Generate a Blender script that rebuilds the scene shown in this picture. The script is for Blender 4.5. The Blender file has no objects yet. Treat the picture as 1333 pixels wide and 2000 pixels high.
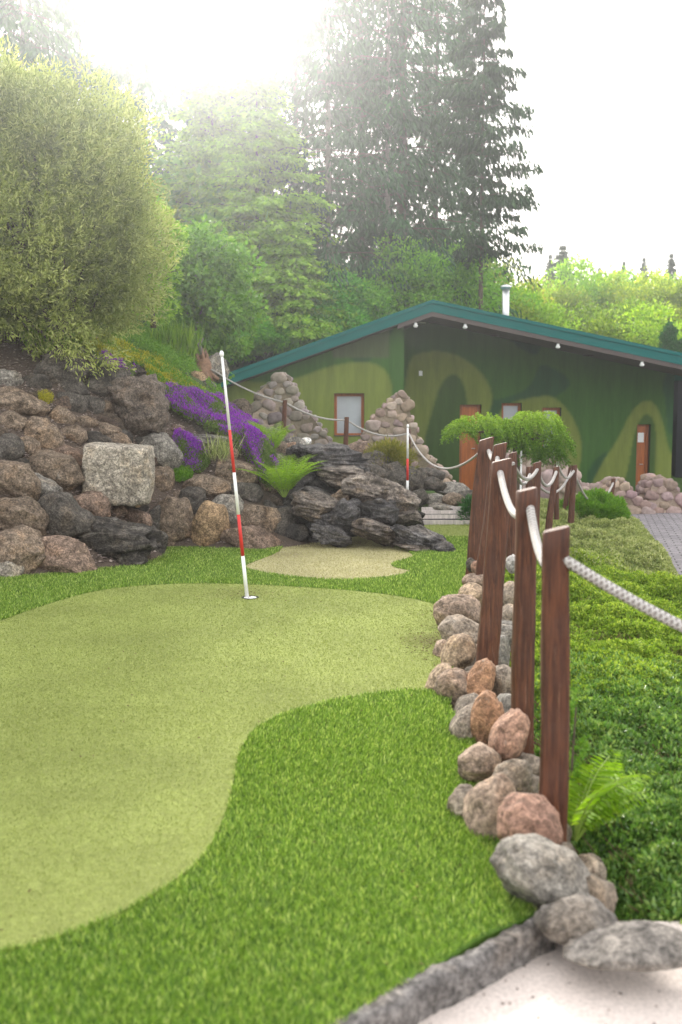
import bpy, math, random
import numpy as np
from mathutils import Vector, Matrix, noise, Euler
from mathutils.geometry import tessellate_polygon

R = math.radians
random.seed(7); rng = np.random.default_rng(7)
SC = bpy.context.scene
COL = SC.collection

# ------------------------------------------------------------------ camera
FPX = 1944.0; CX, CY = 666.5, 1000.0; CAMZ = 1.5
PITCH = math.atan(190.0 / FPX)
cam_d = bpy.data.cameras.new("camera"); cam = bpy.data.objects.new("camera", cam_d); COL.objects.link(cam)
cam.location = (0, 0, CAMZ); cam.rotation_euler = (R(90) - PITCH, 0, 0)
cam_d.sensor_fit = 'HORIZONTAL'; cam_d.sensor_width = 24; cam_d.lens = 35
cam_d.clip_start = 0.05; cam_d.clip_end = 2000
cam_d.dof.use_dof = True; cam_d.dof.focus_distance = 8.6; cam_d.dof.aperture_fstop = 2.4
SC.camera = cam
# ------------------------------------------------------------------ sky, sun, exposure
SUN_EL, SUN_AZ = R(27), R(-11)          # azimuth measured from +Y towards +X
world = bpy.data.worlds.new("World"); SC.world = world; world.use_nodes = True
wn = world.node_tree; bg = wn.nodes["Background"]
sky = wn.nodes.new("ShaderNodeTexSky"); sky.sky_type = 'NISHITA'; sky.sun_disc = False
sky.sun_elevation = SUN_EL; sky.sun_rotation = SUN_AZ; sky.air_density = 1.0; sky.dust_density = 3.5; sky.ozone_density = 1.0
bg.inputs[1].default_value = 0.135
# thin bright cloud over the sky, denser in some directions than others
wt = wn.nodes.new("ShaderNodeTexCoord"); wno = wn.nodes.new("ShaderNodeTexNoise"); wno.inputs["Scale"].default_value = 1.6; wno.inputs["Detail"].default_value = 5
wn.links.new(wt.outputs["Generated"], wno.inputs["Vector"])
wr = wn.nodes.new("ShaderNodeValToRGB"); wr.color_ramp.elements[0].position = .35; wr.color_ramp.elements[0].color = (.55, .55, .55, 1); wr.color_ramp.elements[1].position = .6; wr.color_ramp.elements[1].color = (.92, .92, .92, 1)
wn.links.new(wno.outputs[0], wr.inputs[0])
wm = wn.nodes.new("ShaderNodeMix"); wm.data_type = 'RGBA'; wn.links.new(wr.outputs[0], wm.inputs[0]); wn.links.new(sky.outputs[0], wm.inputs[6]); wm.inputs[7].default_value = (6.6, 6.5, 6.3, 1)
wn.links.new(wm.outputs[2], bg.inputs[0])
sun_d = bpy.data.lights.new("sun", 'SUN'); sun = bpy.data.objects.new("sun", sun_d); COL.objects.link(sun)
sun_d.energy = 3.0; sun_d.angle = R(8); sun_d.color = (1.0, 0.95, 0.86)
sdir = Vector((math.sin(SUN_AZ) * math.cos(SUN_EL), math.cos(SUN_AZ) * math.cos(SUN_EL), math.sin(SUN_EL)))
sun.rotation_euler = sdir.to_track_quat('Z', 'Y').to_euler(); sun.location = (0, 0, 30)
SC.view_settings.view_transform = 'Standard'; SC.view_settings.look = 'None'
SC.view_settings.exposure = 1.55; SC.view_settings.gamma = 1.0
cy = SC.cycles
cy.use_denoising = True; cy.max_bounces = 6; cy.diffuse_bounces = 3; cy.glossy_bounces = 2
cy.transmission_bounces = 3; cy.transparent_max_bounces = 6; cy.volume_bounces = 0
cy.caustics_reflective = False; cy.caustics_refractive = False; cy.sample_clamp_indirect = 4.0

# ------------------------------------------------------------------ pixel -> world
def ray(px, py):
    u = (px - CX) / FPX; v = (CY - py) / FPX
    d = Vector((u, math.cos(PITCH) + v * math.sin(PITCH), -math.sin(PITCH) + v * math.cos(PITCH)))
    return d / d.y
def W(px, py, Y):
    d = ray(px, py); return Vector((d.x * Y, Y, CAMZ + d.z * Y))
def G(px, py, z=0.0):
    d = ray(px, py); return W(px, py, (z - CAMZ) / d.z)

# ------------------------------------------------------------------ bookkeeping
def tag(o, label=None, cat=None, group=None, kind=None):
    if label: o['label'] = label
    if cat: o['category'] = cat
    if group: o['group'] = group
    if kind: o['kind'] = kind
    return o
def empty(name, loc, rz=0.0):
    o = bpy.data.objects.new(name, None); COL.objects.link(o); o.empty_display_size = .1
    o.location = loc; o.rotation_euler = (0, 0, rz); return o
def mesh_np(name, V, F, mat, parent=None, smooth=False, loc=None, attr=None, mi=None):
    """V Nx3, F list of faces or int array MxK; attr dict name->(domain,type,array)"""
    V = np.asarray(V, dtype=np.float32)
    me = bpy.data.meshes.new(name)
    if isinstance(F, np.ndarray):
        n, k = F.shape
        me.vertices.add(len(V)); me.vertices.foreach_set("co", V.ravel())
        me.loops.add(n * k); me.loops.foreach_set("vertex_index", F.astype(np.int32).ravel())
        me.polygons.add(n); me.polygons.foreach_set("loop_start", np.arange(0, n * k, k, dtype=np.int32))
        me.update(calc_edges=True)
    else:
        me.from_pydata([tuple(map(float, v)) for v in V], [], F); me.update()
    if smooth: me.polygons.foreach_set("use_smooth", np.ones(len(me.polygons), dtype=bool))
    mats = mat if isinstance(mat, (list, tuple)) else [mat]
    for m in mats: me.materials.append(m)
    if mi is not None: me.polygons.foreach_set("material_index", np.asarray(mi, dtype=np.int32))
    if attr:
        for an, (dom, ty, arr) in attr.items():
            a = me.attributes.new(an, ty, dom)
            a.data.foreach_set("value" if ty == 'FLOAT' else "color", np.asarray(arr, dtype=np.float32).ravel())
    o = bpy.data.objects.new(name, me); COL.objects.link(o)
    if parent: o.parent = parent
    if loc is not None: o.location = loc
    return o
def copy_tree(o, parent=None):
    c = o.copy(); COL.objects.link(c)
    if parent: c.parent = parent
    for ch in [x for x in KIDS.get(o.name, [])]: copy_tree(ch, c)
    return c
KIDS = {}
def kids(o): KIDS[o.name] = list(o.children)

class MB:
    def __init__(s): s.V = []; s.F = []; s.n = 0
    def add(s, V, F):
        V = [tuple(v) for v in V]; s.V += V; s.F += [tuple(i + s.n for i in f) for f in F]; s.n += len(V)
    def box(s, c, d, M=None):
        hx, hy, hz = d[0] / 2, d[1] / 2, d[2] / 2
        V = [Vector((x, y, z)) for x in (-hx, hx) for y in (-hy, hy) for z in (-hz, hz)]
        if M is not None: V = [M @ v for v in V]
        V = [v + Vector(c) for v in V]
        s.add(V, [(0, 1, 3, 2), (4, 6, 7, 5), (0, 4, 5, 1), (2, 3, 7, 6), (0, 2, 6, 4), (1, 5, 7, 3)])
    def tube(s, pts, rad, k=8, cap=True, twist=None):
        pts = [Vector(p) for p in pts]; n = len(pts)
        if not hasattr(rad, '__len__'): rad = [rad] * n
        V = []; up = Vector((0, 0, 1)); prev = None
        for i, p in enumerate(pts):
            t = (pts[min(i + 1, n - 1)] - pts[max(i - 1, 0)]).normalized()
            if prev is None:
                a = t.cross(Vector((0.31, 0.2, .93)));
                if a.length < .1: a = t.cross(Vector((1, 0, 0)))
                a.normalize()
            else:
                a = (prev - t * prev.dot(t)).normalized()
            prev = a; b = t.cross(a)
            for j in range(k):
                th = 2 * math.pi * j / k
                V.append(p + (a * math.cos(th) + b * math.sin(th)) * rad[i])
        F = [(i * k + j, i * k + (j + 1) % k, (i + 1) * k + (j + 1) % k, (i + 1) * k + j) for i in range(n - 1) for j in range(k)]
        if cap: F += [tuple(range(k))[::-1], tuple((n - 1) * k + j for j in range(k))]
        s.add(V, F)
    def build(s, name, mat, parent=None, smooth=False, loc=None):
        return mesh_np(name, s.V, s.F, mat, parent, smooth, loc)

# ------------------------------------------------------------------ materials
def newmat(name):
    m = bpy.data.materials.new(name); m.use_nodes = True; m.node_tree.nodes.clear()
    t = m.node_tree; out = t.nodes.new("ShaderNodeOutputMaterial"); return m, t, out
def nd(t, ty, **kw):
    n = t.nodes.new(ty)
    for k, v in kw.items():
        if k[0] == '_': setattr(n, k[1:], v)
        else:
            n.inputs[int(k[1:]) if k[0] == 'i' and k[1:].isdigit() else k].default_value = v
    return n
def L(t, a, b): t.links.new(a, b)
def ramp(t, fac, stops):
    r = t.nodes.new("ShaderNodeValToRGB"); e = r.color_ramp.elements
    while len(e) < len(stops): e.new(.5)
    for el, (p, c) in zip(e, stops):
        el.position = p; el.color = (*c, 1) if len(c) == 3 else c
    L(t, fac, r.inputs[0]); return r.outputs[0]
def g3(v): return (v, v, v)
def noise_n(t, co, scale, detail=4, rough=.55, dist=0):
    n = nd(t, "ShaderNodeTexNoise", Scale=scale, Detail=detail, Roughness=rough, Distortion=dist); L(t, co, n.inputs["Vector"]); return n.outputs[0]
def mix(t, f, a, b, mode='MIX'):
    m = t.nodes.new("ShaderNodeMix"); m.data_type = 'RGBA'; m.blend_type = mode
    for s, v in ((m.inputs[0], f), (m.inputs[6], a), (m.inputs[7], b)):
        if hasattr(v, 'is_linked') or isinstance(v, bpy.types.NodeSocket): L(t, v, s)
        else: s.default_value = v if not isinstance(v, tuple) or len(v) == 4 else (*v, 1)
    return m.outputs[2]
def bump(t, h, s=.4, d=.01, nrm=None):
    b = nd(t, "ShaderNodeBump", Strength=s, Distance=d); L(t, h, b.inputs["Height"])
    if nrm is not None: L(t, nrm, b.inputs["Normal"])
    return b.outputs[0]
def princ(t, out, col, rough=.8, nrm=None, spec=.3, metal=0):
    p = nd(t, "ShaderNodeBsdfPrincipled", Roughness=rough, Metallic=metal); p.inputs["Specular IOR Level"].default_value = spec
    if isinstance(col, tuple): p.inputs["Base Color"].default_value = (*col, 1) if len(col) == 3 else col
    else: L(t, col, p.inputs["Base Color"])
    if nrm is not None: L(t, nrm, p.inputs["Normal"])
    L(t, p.outputs[0], out.inputs[0]); return p
def objco(t): return t.nodes.new("ShaderNodeTexCoord").outputs["Object"]
def simple(name, col, rough=.6, var=.15, scale=20, bs=.2, metal=0, spec=.3):
    m, t, o = newmat(name); co = objco(t); n = noise_n(t, co, scale)
    c = ramp(t, n, [(.25, tuple(x * (1 - var) for x in col)), (.75, tuple(min(1, x * (1 + var)) for x in col))])
    princ(t, o, c, rough, bump(t, n, bs, .003), spec, metal); return m

def m_rock(name, speck=.5, strata=False, bumpd=.02, stain=.55, light=1.5):
    m, t, o = newmat(name); co = objco(t)
    oi = t.nodes.new("ShaderNodeObjectInfo")
    add = nd(t, "ShaderNodeVectorMath", _operation='ADD'); L(t, co, add.inputs[0])
    mul = nd(t, "ShaderNodeMath", _operation='MULTIPLY', i1=37.0); L(t, oi.outputs["Random"], mul.inputs[0]); L(t, mul.outputs[0], add.inputs[1])
    v = add.outputs[0]
    big = noise_n(t, v, 4.0, 5, .6, .4); mid = noise_n(t, v, 16, 6, .7, .3); fine = noise_n(t, v, 55, 4, .85)
    c = mix(t, 1.0, oi.outputs["Color"], ramp(t, mid, [(.34, g3(.4)), (.5, g3(.95)), (.66, g3(light))]), 'MULTIPLY')
    c = mix(t, 1.0, c, ramp(t, fine, [(.38, g3(1 - speck)), (.5, g3(1)), (.6, g3(1 + speck * 1.3))]), 'MULTIPLY')
    # iron/warm blotches and dark weather stains
    c = mix(t, ramp(t, big, [(.52, g3(0)), (.68, g3(.4))]), c, mix(t, 1.0, c, (1.4, 1.15, .85, 1), 'MULTIPLY'))
    big2 = noise_n(t, v, 2.6, 6, .7, .8)
    c = mix(t, ramp(t, big2, [(.5, g3(0)), (.66, g3(stain))]), c, mix(t, 1.0, c, (.3, .29, .29, 1), 'MULTIPLY'))
    # pale lichen crust
    li = noise_n(t, v, 9, 8, .75, .2)
    c = mix(t, ramp(t, li, [(.62, g3(0)), (.70, g3(.5))]), c, (.42, .40, .35, 1))
    if strata:
        mp = nd(t, "ShaderNodeMapping"); mp.inputs["Scale"].default_value = (2, 2, 11); mp.inputs["Rotation"].default_value = (.2, .35, 0); L(t, v, mp.inputs[0])
        st = noise_n(t, mp.outputs[0], 1.6, 6, .7, .5)
        c = mix(t, ramp(t, st, [(.4, g3(.75)), (.56, g3(0))]), c, mix(t, 1.0, c, (.25, .25, .27, 1), 'MULTIPLY'))
        c = mix(t, ramp(t, st, [(.6, g3(0)), (.7, g3(.55))]), c, (.46, .42, .36, 1))
        nr = bump(t, st, .9, .05)
    else:
        nr = bump(t, big2, .5, .05)
    nr = bump(t, mid, 1.0, bumpd * 1.5, nr); nr = bump(t, fine, .9, .008, nr)
    princ(t, o, c, .85, nr, .25); return m
M_ROCK = m_rock("granite", .55, stain=.7); M_SLATE = m_rock("slate", .45, True, .035, .6, 1.9)
M_COBBLE = m_rock("cobble", .3, False, .008, .25, 1.25)
M_BORDER = m_rock("border_stone", .42, False, .010, .6, 1.35)

def m_leaf(name, c0, c1, c2, tr=.35, rough=.55, gloss=.25, obj=False):
    """per-leaf 'var' attribute drives hue between three real leaf colours"""
    m, t, o = newmat(name)
    a = nd(t, "ShaderNodeAttribute", _attribute_name="var")
    c = ramp(t, a.outputs["Fac"], [(0, c0), (.5, c1), (1, c2)])
    if obj:
        oi = t.nodes.new("ShaderNodeObjectInfo"); c = mix(t, 1.0, c, oi.outputs["Color"], 'MULTIPLY')
    p = nd(t, "ShaderNodeBsdfPrincipled", Roughness=rough); p.inputs["Specular IOR Level"].default_value = gloss; L(t, c, p.inputs["Base Color"])
    tl = t.nodes.new("ShaderNodeBsdfTranslucent")
    L(t, mix(t, 1.0, c, (1.25, 1.3, .7, 1), 'MULTIPLY'), tl.inputs[0])
    mx = nd(t, "ShaderNodeMixShader", Fac=tr); L(t, p.outputs[0], mx.inputs[1]); L(t, tl.outputs[0], mx.inputs[2]); L(t, mx.outputs[0], o.inputs[0])
    return m
M_FRINGE = m_leaf("fringe_blades", (0.072, 0.136, 0.015), (0.209, 0.344, 0.046), (0.627, 0.713, 0.222), .25, .4, .4)
M_GREENB = m_leaf("green_blades", (0.159, 0.201, 0.048), (0.276, 0.318, 0.090), (0.424, 0.466, 0.170), .2, .6)
M_SANDB = m_leaf("sandy_blades", (.28, .25, .11), (.42, .39, .20), (.58, .54, .32), .2, .6)
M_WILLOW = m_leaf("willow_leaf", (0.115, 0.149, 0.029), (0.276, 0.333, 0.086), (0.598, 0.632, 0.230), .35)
M_MAPLE = m_leaf("maple_leaf", (0.069, 0.172, 0.014), (0.138, 0.310, 0.029), (0.276, 0.483, 0.057), .4)
M_LARCH = m_leaf("larch_leaf", (0.133, 0.252, 0.026), (0.267, 0.463, 0.045), (0.490, 0.693, 0.090), .4)
M_BUSH = m_leaf("bush_leaf", (0.090, 0.225, 0.024), (0.179, 0.413, 0.048), (0.357, 0.637, 0.080), .4, obj=True)
M_FAR = m_leaf("hillside_leaf", (0.133, 0.213, 0.021), (0.265, 0.375, 0.037), (0.503, 0.550, 0.085), .45, obj=True)
M_SPRUCE = m_leaf("spruce_needle", (0.014, 0.040, 0.015), (0.027, 0.073, 0.024), (0.054, 0.128, 0.033), .15, obj=True)
M_HEDGEB = m_leaf("hedge_bright_leaf", (0.069, 0.123, 0.013), (0.201, 0.314, 0.034), (0.452, 0.538, 0.090), .35)
M_HEDGED = m_leaf("hedge_dark_leaf", (0.041, 0.088, 0.022), (0.117, 0.237, 0.044), (0.358, 0.475, 0.125), .25, .35, .4)
M_HEDGEV = m_leaf("hedge_pale_leaf", (0.133, 0.188, 0.053), (0.292, 0.338, 0.117), (0.596, 0.600, 0.319), .3)
M_FERN = m_leaf("fern_leaf", (0.153, 0.289, 0.016), (0.248, 0.415, 0.023), (0.402, 0.541, 0.061), .5)
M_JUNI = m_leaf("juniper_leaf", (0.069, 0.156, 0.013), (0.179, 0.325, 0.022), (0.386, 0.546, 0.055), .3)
M_SEDUM = m_leaf("sedum_leaf", (.22, .26, .02), (.45, .42, .03), (.70, .58, .06), .3)
M_MOSSG = m_leaf("moss_leaf", (.08, .20, .015), (.15, .32, .03), (.28, .42, .05), .3)
M_PURP = m_leaf("aubrieta_petal", (.19, .025, .42), (.32, .045, .60), (.50, .14, .74), .3)
M_PURPG = m_leaf("aubrieta_leaf", (.06, .12, .02), (.14, .22, .05), (.26, .32, .10), .3)
M_BARK = simple("bark", (.10, .075, .055), .9, .4, 9, .8)
M_BARKP = simple("pale_bark", (.22, .20, .17), .9, .3, 9, .8)

def m_wood():
    m, t, o = newmat("stained_post_wood"); co = objco(t)
    mp = nd(t, "ShaderNodeMapping"); mp.inputs["Scale"].default_value = (1, 1, .07); L(t, co, mp.inputs[0])
    gr = noise_n(t, mp.outputs[0], 60, 6, .7, .6); bl = noise_n(t, co, 7, 4, .6)
    c = ramp(t, gr, [(.3, (.018, .006, .003)), (.48, (.075, .024, .010)), (.68, (.17, .062, .026))])
    c = mix(t, ramp(t, bl, [(.4, g3(0)), (.7, g3(.5))]), c, (.11, .055, .04, 1))
    ch = noise_n(t, mp.outputs[0], 38, 8, .8, .2)
    c = mix(t, ramp(t, ch, [(.60, g3(0)), (.66, g3(.7))]), c, (.30, .19, .13, 1))
    nr = bump(t, gr, .7, .006); nr = bump(t, ch, .4, .004, nr)
    princ(t, o, c, .6, nr, .35); return m
M_WOOD = m_wood()
def m_rope():
    m, t, o = newmat("braided_rope"); uv = nd(t, "ShaderNodeAttribute", _attribute_name="st")
    sp = t.nodes.new("ShaderNodeSeparateXYZ"); L(t, uv.outputs["Vector"], sp.inputs[0])
    def wave(k1, k2):
        a = nd(t, "ShaderNodeMath", _operation='MULTIPLY', i1=k1); L(t, sp.outputs[0], a.inputs[0])
        b = nd(t, "ShaderNodeMath", _operation='MULTIPLY', i1=k2); L(t, sp.outputs[1], b.inputs[0])
        c = nd(t, "ShaderNodeMath", _operation='ADD'); L(t, a.outputs[0], c.inputs[0]); L(t, b.outputs[0], c.inputs[1])
        s = nd(t, "ShaderNodeMath", _operation='SINE'); L(t, c.outputs[0], s.inputs[0]); return s.outputs[0]
    h = nd(t, "ShaderNodeMath", _operation='MAXIMUM'); L(t, wave(320, 3), h.inputs[0]); L(t, wave(320, -3), h.inputs[1])
    n = noise_n(t, objco(t), 60, 4)
    c = ramp(t, h.outputs[0], [(.0, (.30, .27, .25)), (.4, (.50, .47, .44)), (1, (.62, .59, .56))])
    c = mix(t, ramp(t, n, [(.45, g3(0)), (.7, g3(.5))]), c, (.35, .31, .28, 1))
    princ(t, o, c, .8, bump(t, h.outputs[0], .8, .004), .2); return m
M_ROPE = m_rope()
M_MORTAR = simple("mortar", (.42, .33, .26), .95, .25, 25, .6)
M_ORANGE = None
def m_door(name, col):
    m, t, o = newmat(name); co = objco(t)
    mp = nd(t, "ShaderNodeMapping"); mp.inputs["Scale"].default_value = (1, 1, .08); L(t, co, mp.inputs[0])
    gr = noise_n(t, mp.outputs[0], 30, 5, .6, .5)
    c = ramp(t, gr, [(.3, tuple(x * .7 for x in col)), (.7, tuple(x * 1.25 for x in col))])
    princ(t, o, c, .45, bump(t, gr, .15, .003), .4); return m
M_DOOR = m_door("varnished_door", (.42, .12, .022)); M_FRAME = m_door("varnished_frame", (.36, .11, .03))
M_TEAL = simple("teal_sheet_metal", (.002, .115, .105), .55, .06, 3, .03, 0, .15)
M_SOFF = simple("brown_soffit", (.085, .068, .062), .7, .15, 3, .1)
M_STEEL = simple("flue_steel", (.6, .6, .6), .3, .1, 8, .05, .9)
M_PANEL = simple("window_blind", (.34, .37, .40), .08, .2, 1.2, .0, 0, .8)
M_WHITE = simple("white_plastic", (.8, .8, .78), .4, .05, 10, .05)
M_RED = simple("red_paint", (.62, .035, .03), .35, .1, 20, .05)
M_WPAINT = simple("white_paint", (.82, .81, .80), .35, .08, 30, .05)
M_DARK = simple("dark_void", (.012, .013, .016), .8, .2, 5, .1)

# ------------------------------------------------------------------ leaf cloud
def leafmesh(name, P, D, length, width, mat, parent=None, loc=None, lean=None, fold=.25, var=None, up=None):
    """diamond leaves at P pointing along D (unit); length,width scalars or arrays; 2 tris each"""
    P = np.asarray(P, dtype=np.float64); N = len(P)
    D = D / np.maximum(np.linalg.norm(D, axis=1, keepdims=True), 1e-6)
    rnd = rng.normal(size=(N, 3)) if up is None else np.tile(np.array(up, float), (N, 1)) + .35 * rng.normal(size=(N, 3))
    S = np.cross(D, rnd); S /= np.maximum(np.linalg.norm(S, axis=1, keepdims=True), 1e-6)
    Nn = np.cross(S, D)
    le = np.broadcast_to(np.asarray(length, float), (N,))[:, None]; wi = np.broadcast_to(np.asarray(width, float), (N,))[:, None]
    a = P; b = P + D * le * .45 + S * wi * .5 + Nn * wi * fold; c = P + D * le; d = P + D * le * .45 - S * wi * .5 + Nn * wi * fold
    V = np.stack([a, b, c, d], 1).reshape(-1, 3)
    base = np.arange(N)[:, None] * 4
    F = np.concatenate([base + np.array([[0, 1, 2]]), base + np.array([[0, 2, 3]])], 1).reshape(-1, 3)
    if var is None: var = np.clip(rng.normal(.5, .22, N), 0, 1)
    if loc is not None: V = V - np.array(loc)
    o = mesh_np(name, V, F, mat, parent, False, loc, {"var": ('POINT', 'FLOAT', np.repeat(var, 4))})
    return o
def unit(n): 
    v = rng.normal(size=(n, 3)); return v / np.linalg.norm(v, axis=1, keepdims=True)

# ------------------------------------------------------------------ terrain
CT = []
def ct(x, y, z): CT.append((x, y, z))
def cp(px, py, Y): v = W(px, py, Y); CT.append((v.x, v.y, v.z))
ct(-.2, 1.2, -.35); ct(.3, 1.6, -.35); ct(.35, 2.3, -.33); ct(0, 2.0, -.33); ct(.6, 2.6, -.3); ct(-3, -1, -.3); ct(0, -1, -.3)
for y in (2.6, 3.5, 5, 6.5, 7.8):
    for x in (-3.4, -2.2, -1.1, -.2, .55)[:(4 if y < 3 else 5)]:
        if x > -3 or y < 7: ct(x, y, -.05)
for p in ((-2.1, 8.6), (-1.4, 9.6), (-.6, 9.6), (.2, 9), (.8, 8), (-.5, 10.4), (.4, 10.4), (1.1, 10), (.9, 11.5), (1.4, 12.6), (1.2, 13.6), (.95, 6.5), (1.1, 9)): ct(*p, -.05)
# left bank
for p in ((0, 1135, 9.0), (100, 1130, 9.15), (190, 1120, 9.45), (330, 1075, 11.1), (450, 1083, 10.85), (545, 1080, 10.95),
          (0, 1000, 9.6), (0, 850, 10.4), (0, 740, 11.3), (150, 700, 12.0), (-300, 1150, 7.6), (-300, 900, 9), (-300, 650, 11),
          (120, 1000, 10.0), (120, 850, 10.9), (230, 1000, 10.7), (230, 850, 11.4), (250, 730, 12.5), (330, 960, 11.6), (330, 850, 12.2), (330, 770, 13.1),
          (400, 980, 11.6), (450, 900, 12.1), (420, 805, 13.4), (400, 745, 14.6), (500, 1000, 11.6), (520, 920, 12.3), (500, 870, 13.3), (470, 830, 14.2),
          (560, 1010, 12.0), (610, 1045, 12.2), (575, 930, 12.7), (590, 893, 13.2), (560, 876, 14.6), (650, 912, 13.4), (700, 910, 14.0),
          (760, 930, 14.2), (830, 965, 14.4), (680, 905, 16), (620, 900, 16.5), (560, 880, 16.5), (480, 850, 16.5), (850, 960, 16), (920, 985, 15.5),
          (240, 640, 16), (340, 690, 16.5), (400, 715, 17), (100, 640, 15)): cp(*p)
for p in ((-14, 10, 3.4), (-14, 25, 5.5), (-8, 22, 4.6), (-4, 20, 2.4), (-2.6, 20, .9), (-10, 0, .8), (-7, -8, .1), (0, -8, -.1), (-20, 45, 9), (-6, 34, 4), (3, 36, 2.2), (12, 40, 2.0), (30, 45, 2),
          (3, 60, 4), (-10, 70, 9), (25, 75, 4), (60, 30, -.5), (60, 80, 5), (-60, 20, 10), (-60, 90, 16), (0, 100, 9), (40, -20, -1), (-40, -30, 1), (0, -40, -.5), (60, -40, -1), (-60, -40, 2)): ct(*p)
for p in ((.5, 17.5, -.3), (3, 18, -.5), (2, 21, -.5), (5, 22, -.7), (0, 21, -.2), (-1.5, 19, .2), (9, 22, -.75), (9, 27, -.6), (0, 27, 0), (5, 27, -.3)): ct(*p)
# right strip, falling to the paving
for p in ((1.3, 1.5, -.3), (.75, 2.3, -.28), (1.6, 3, -.28), (2.2, 4.5, -.32), (2.2, 6.5, -.32), (2.0, 9, -.25), (2.2, 12, -.25), (2.4, 15, -.3), (3.2, 9, -.5), (3.5, 11, -.62), (4.4, 14, -.62), (5.1, 17, -.62), (3, 6, -.5), (3, 3, -.5), (3.2, 0, -.5),
          (6, 12, -.62), (8, 15, -.62), (12, 12, -.62), (7, 8, -.6), (7, 20, -.66), (10, 4, -.6), (.6, 1.2, -.3), (1, 0, -.3), (12, 20, -.7)): ct(*p)
CTA = np.array(CT); _n = len(CTA)
def _phi(r): return r
_D = np.linalg.norm(CTA[:, None, :2] - CTA[None, :, :2], axis=2)
_A = np.zeros((_n + 1, _n + 1)); _A[:_n, :_n] = -_phi(_D) + np.eye(_n) * -.0005 * 0; _A[:_n, _n] = 1; _A[_n, :_n] = 1
_w = np.linalg.solve(_A + np.diag([1e-9] * (_n + 1)), np.append(CTA[:, 2], 0))
def H(x, y):
    x = np.atleast_1d(np.asarray(x, float)); y = np.atleast_1d(np.asarray(y, float)); out = np.empty(x.size)
    xf, yf = x.ravel(), y.ravel()
    for s in range(0, x.size, 4000):
        d = np.sqrt((xf[s:s + 4000, None] - CTA[None, :, 0]) ** 2 + (yf[s:s + 4000, None] - CTA[None, :, 1]) ** 2)
        out[s:s + 4000] = -d @ _w[:_n] + _w[_n]
    return out.reshape(x.shape)
def h1(x, y): return float(H(x, y)[0])
def T(px, py, y0=6.0, y1=60.0):
    ys = np.arange(y0, y1, .05); d = ray(px, py)
    z = CAMZ + d.z * ys; hz = H(d.x * ys, ys); k = np.nonzero(hz >= z)[0]
    Y = ys[k[0]] if len(k) else y1
    return W(px, py, float(Y))

gx = np.concatenate([np.linspace(-120, -14, 24), np.arange(-13.5, -7, .5), np.arange(-7, 9, .12), np.arange(9, 14, .5), np.linspace(14.5, 120, 24)])
gy = np.concatenate([np.linspace(-60, -3, 14), np.arange(-2, 22, .12), np.arange(22, 34, .5), np.linspace(35, 130, 24)])
XX, YY = np.meshgrid(gx, gy); ZZ = H(XX, YY)
def gridF(nx, ny):
    i = np.arange(ny - 1)[:, None] * nx + np.arange(nx - 1)[None, :]
    return np.stack([i, i + 1, i + nx + 1, i + nx], -1).reshape(-1, 4)
def m_ground():
    m, t, o = newmat("soil_and_grit"); co = objco(t)
    n = noise_n(t, co, 1.3, 5, .6); f = noise_n(t, co, 60, 5, .8)
    vo = nd(t, "ShaderNodeTexVoronoi", Scale=55.0); L(t, co, vo.inputs["Vector"])
    c = ramp(t, f, [(.3, (.05, .038, .028)), (.6, (.13, .10, .08)), (.8, (.32, .27, .23))])
    gcol = ramp(t, f, [(.3, (.025, .06, .012)), (.7, (.08, .15, .03))])
    sp = t.nodes.new("ShaderNodeSeparateXYZ"); L(t, co, sp.inputs[0])
    mr = nd(t, 'ShaderNodeMapRange', i1=12.5, i2=15.0, i3=0.0, i4=.9); L(t, sp.outputs[1], mr.inputs[0])
    c = mix(t, mr.outputs[0], c, gcol)
    nr = bump(t, vo.outputs["Distance"], .8, .012); princ(t, o, c, .95, nr, .1); return m
ground = mesh_np("ground", np.stack([XX, YY, ZZ], -1).reshape(-1, 3), gridF(len(gx), len(gy)), m_ground(), smooth=True)
tag(ground, kind='structure')

# ------------------------------------------------------------------ flat sheets on the ground
def in_poly(P, poly):
    x, y = P[:, 0], P[:, 1]; ins = np.zeros(len(P), bool); n = len(poly); j = n - 1
    for i in range(n):
        xi, yi = poly[i]; xj, yj = poly[j]
        c = ((yi > y) != (yj > y)) & (x < (xj - xi) * (y - yi) / (yj - yi + 1e-12) + xi)
        ins ^= c; j = i
    return ins
def smooth_poly(pts, it=2):
    for _ in range(it):
        q = []
        for i in range(len(pts)):
            a, b = np.array(pts[i]), np.array(pts[(i + 1) % len(pts)]); q += [tuple(a * .75 + b * .25), tuple(a * .25 + b * .75)]
        pts = q
    return pts
def pix_poly(pp, z=0.0, it=2): return smooth_poly([tuple(G(px, py, z)[:2]) for px, py in pp], it)
def slab_poly(name, poly, z0, z1, mat, parent=None):
    tris = tessellate_polygon([[Vector((x, y, 0)) for x, y in poly]]); n = len(poly)
    ar = sum(poly[i][0] * poly[(i + 1) % n][1] - poly[(i + 1) % n][0] * poly[i][1] for i in range(n))
    V = [(x, y, z1) for x, y in poly] + [(x, y, z0) for x, y in poly]; F = []
    for a, b, c in tris:
        p = [Vector(V[k]) for k in (a, b, c)]
        F.append((a, b, c) if (p[1] - p[0]).cross(p[2] - p[0]).z > 0 else (a, c, b))
    F += [((i + 1) % n, i, i + n, (i + 1) % n + n) if ar > 0 else (i, (i + 1) % n, (i + 1) % n + n, i + n) for i in range(n)]
    return mesh_np(name, V, F, mat, parent)
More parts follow.
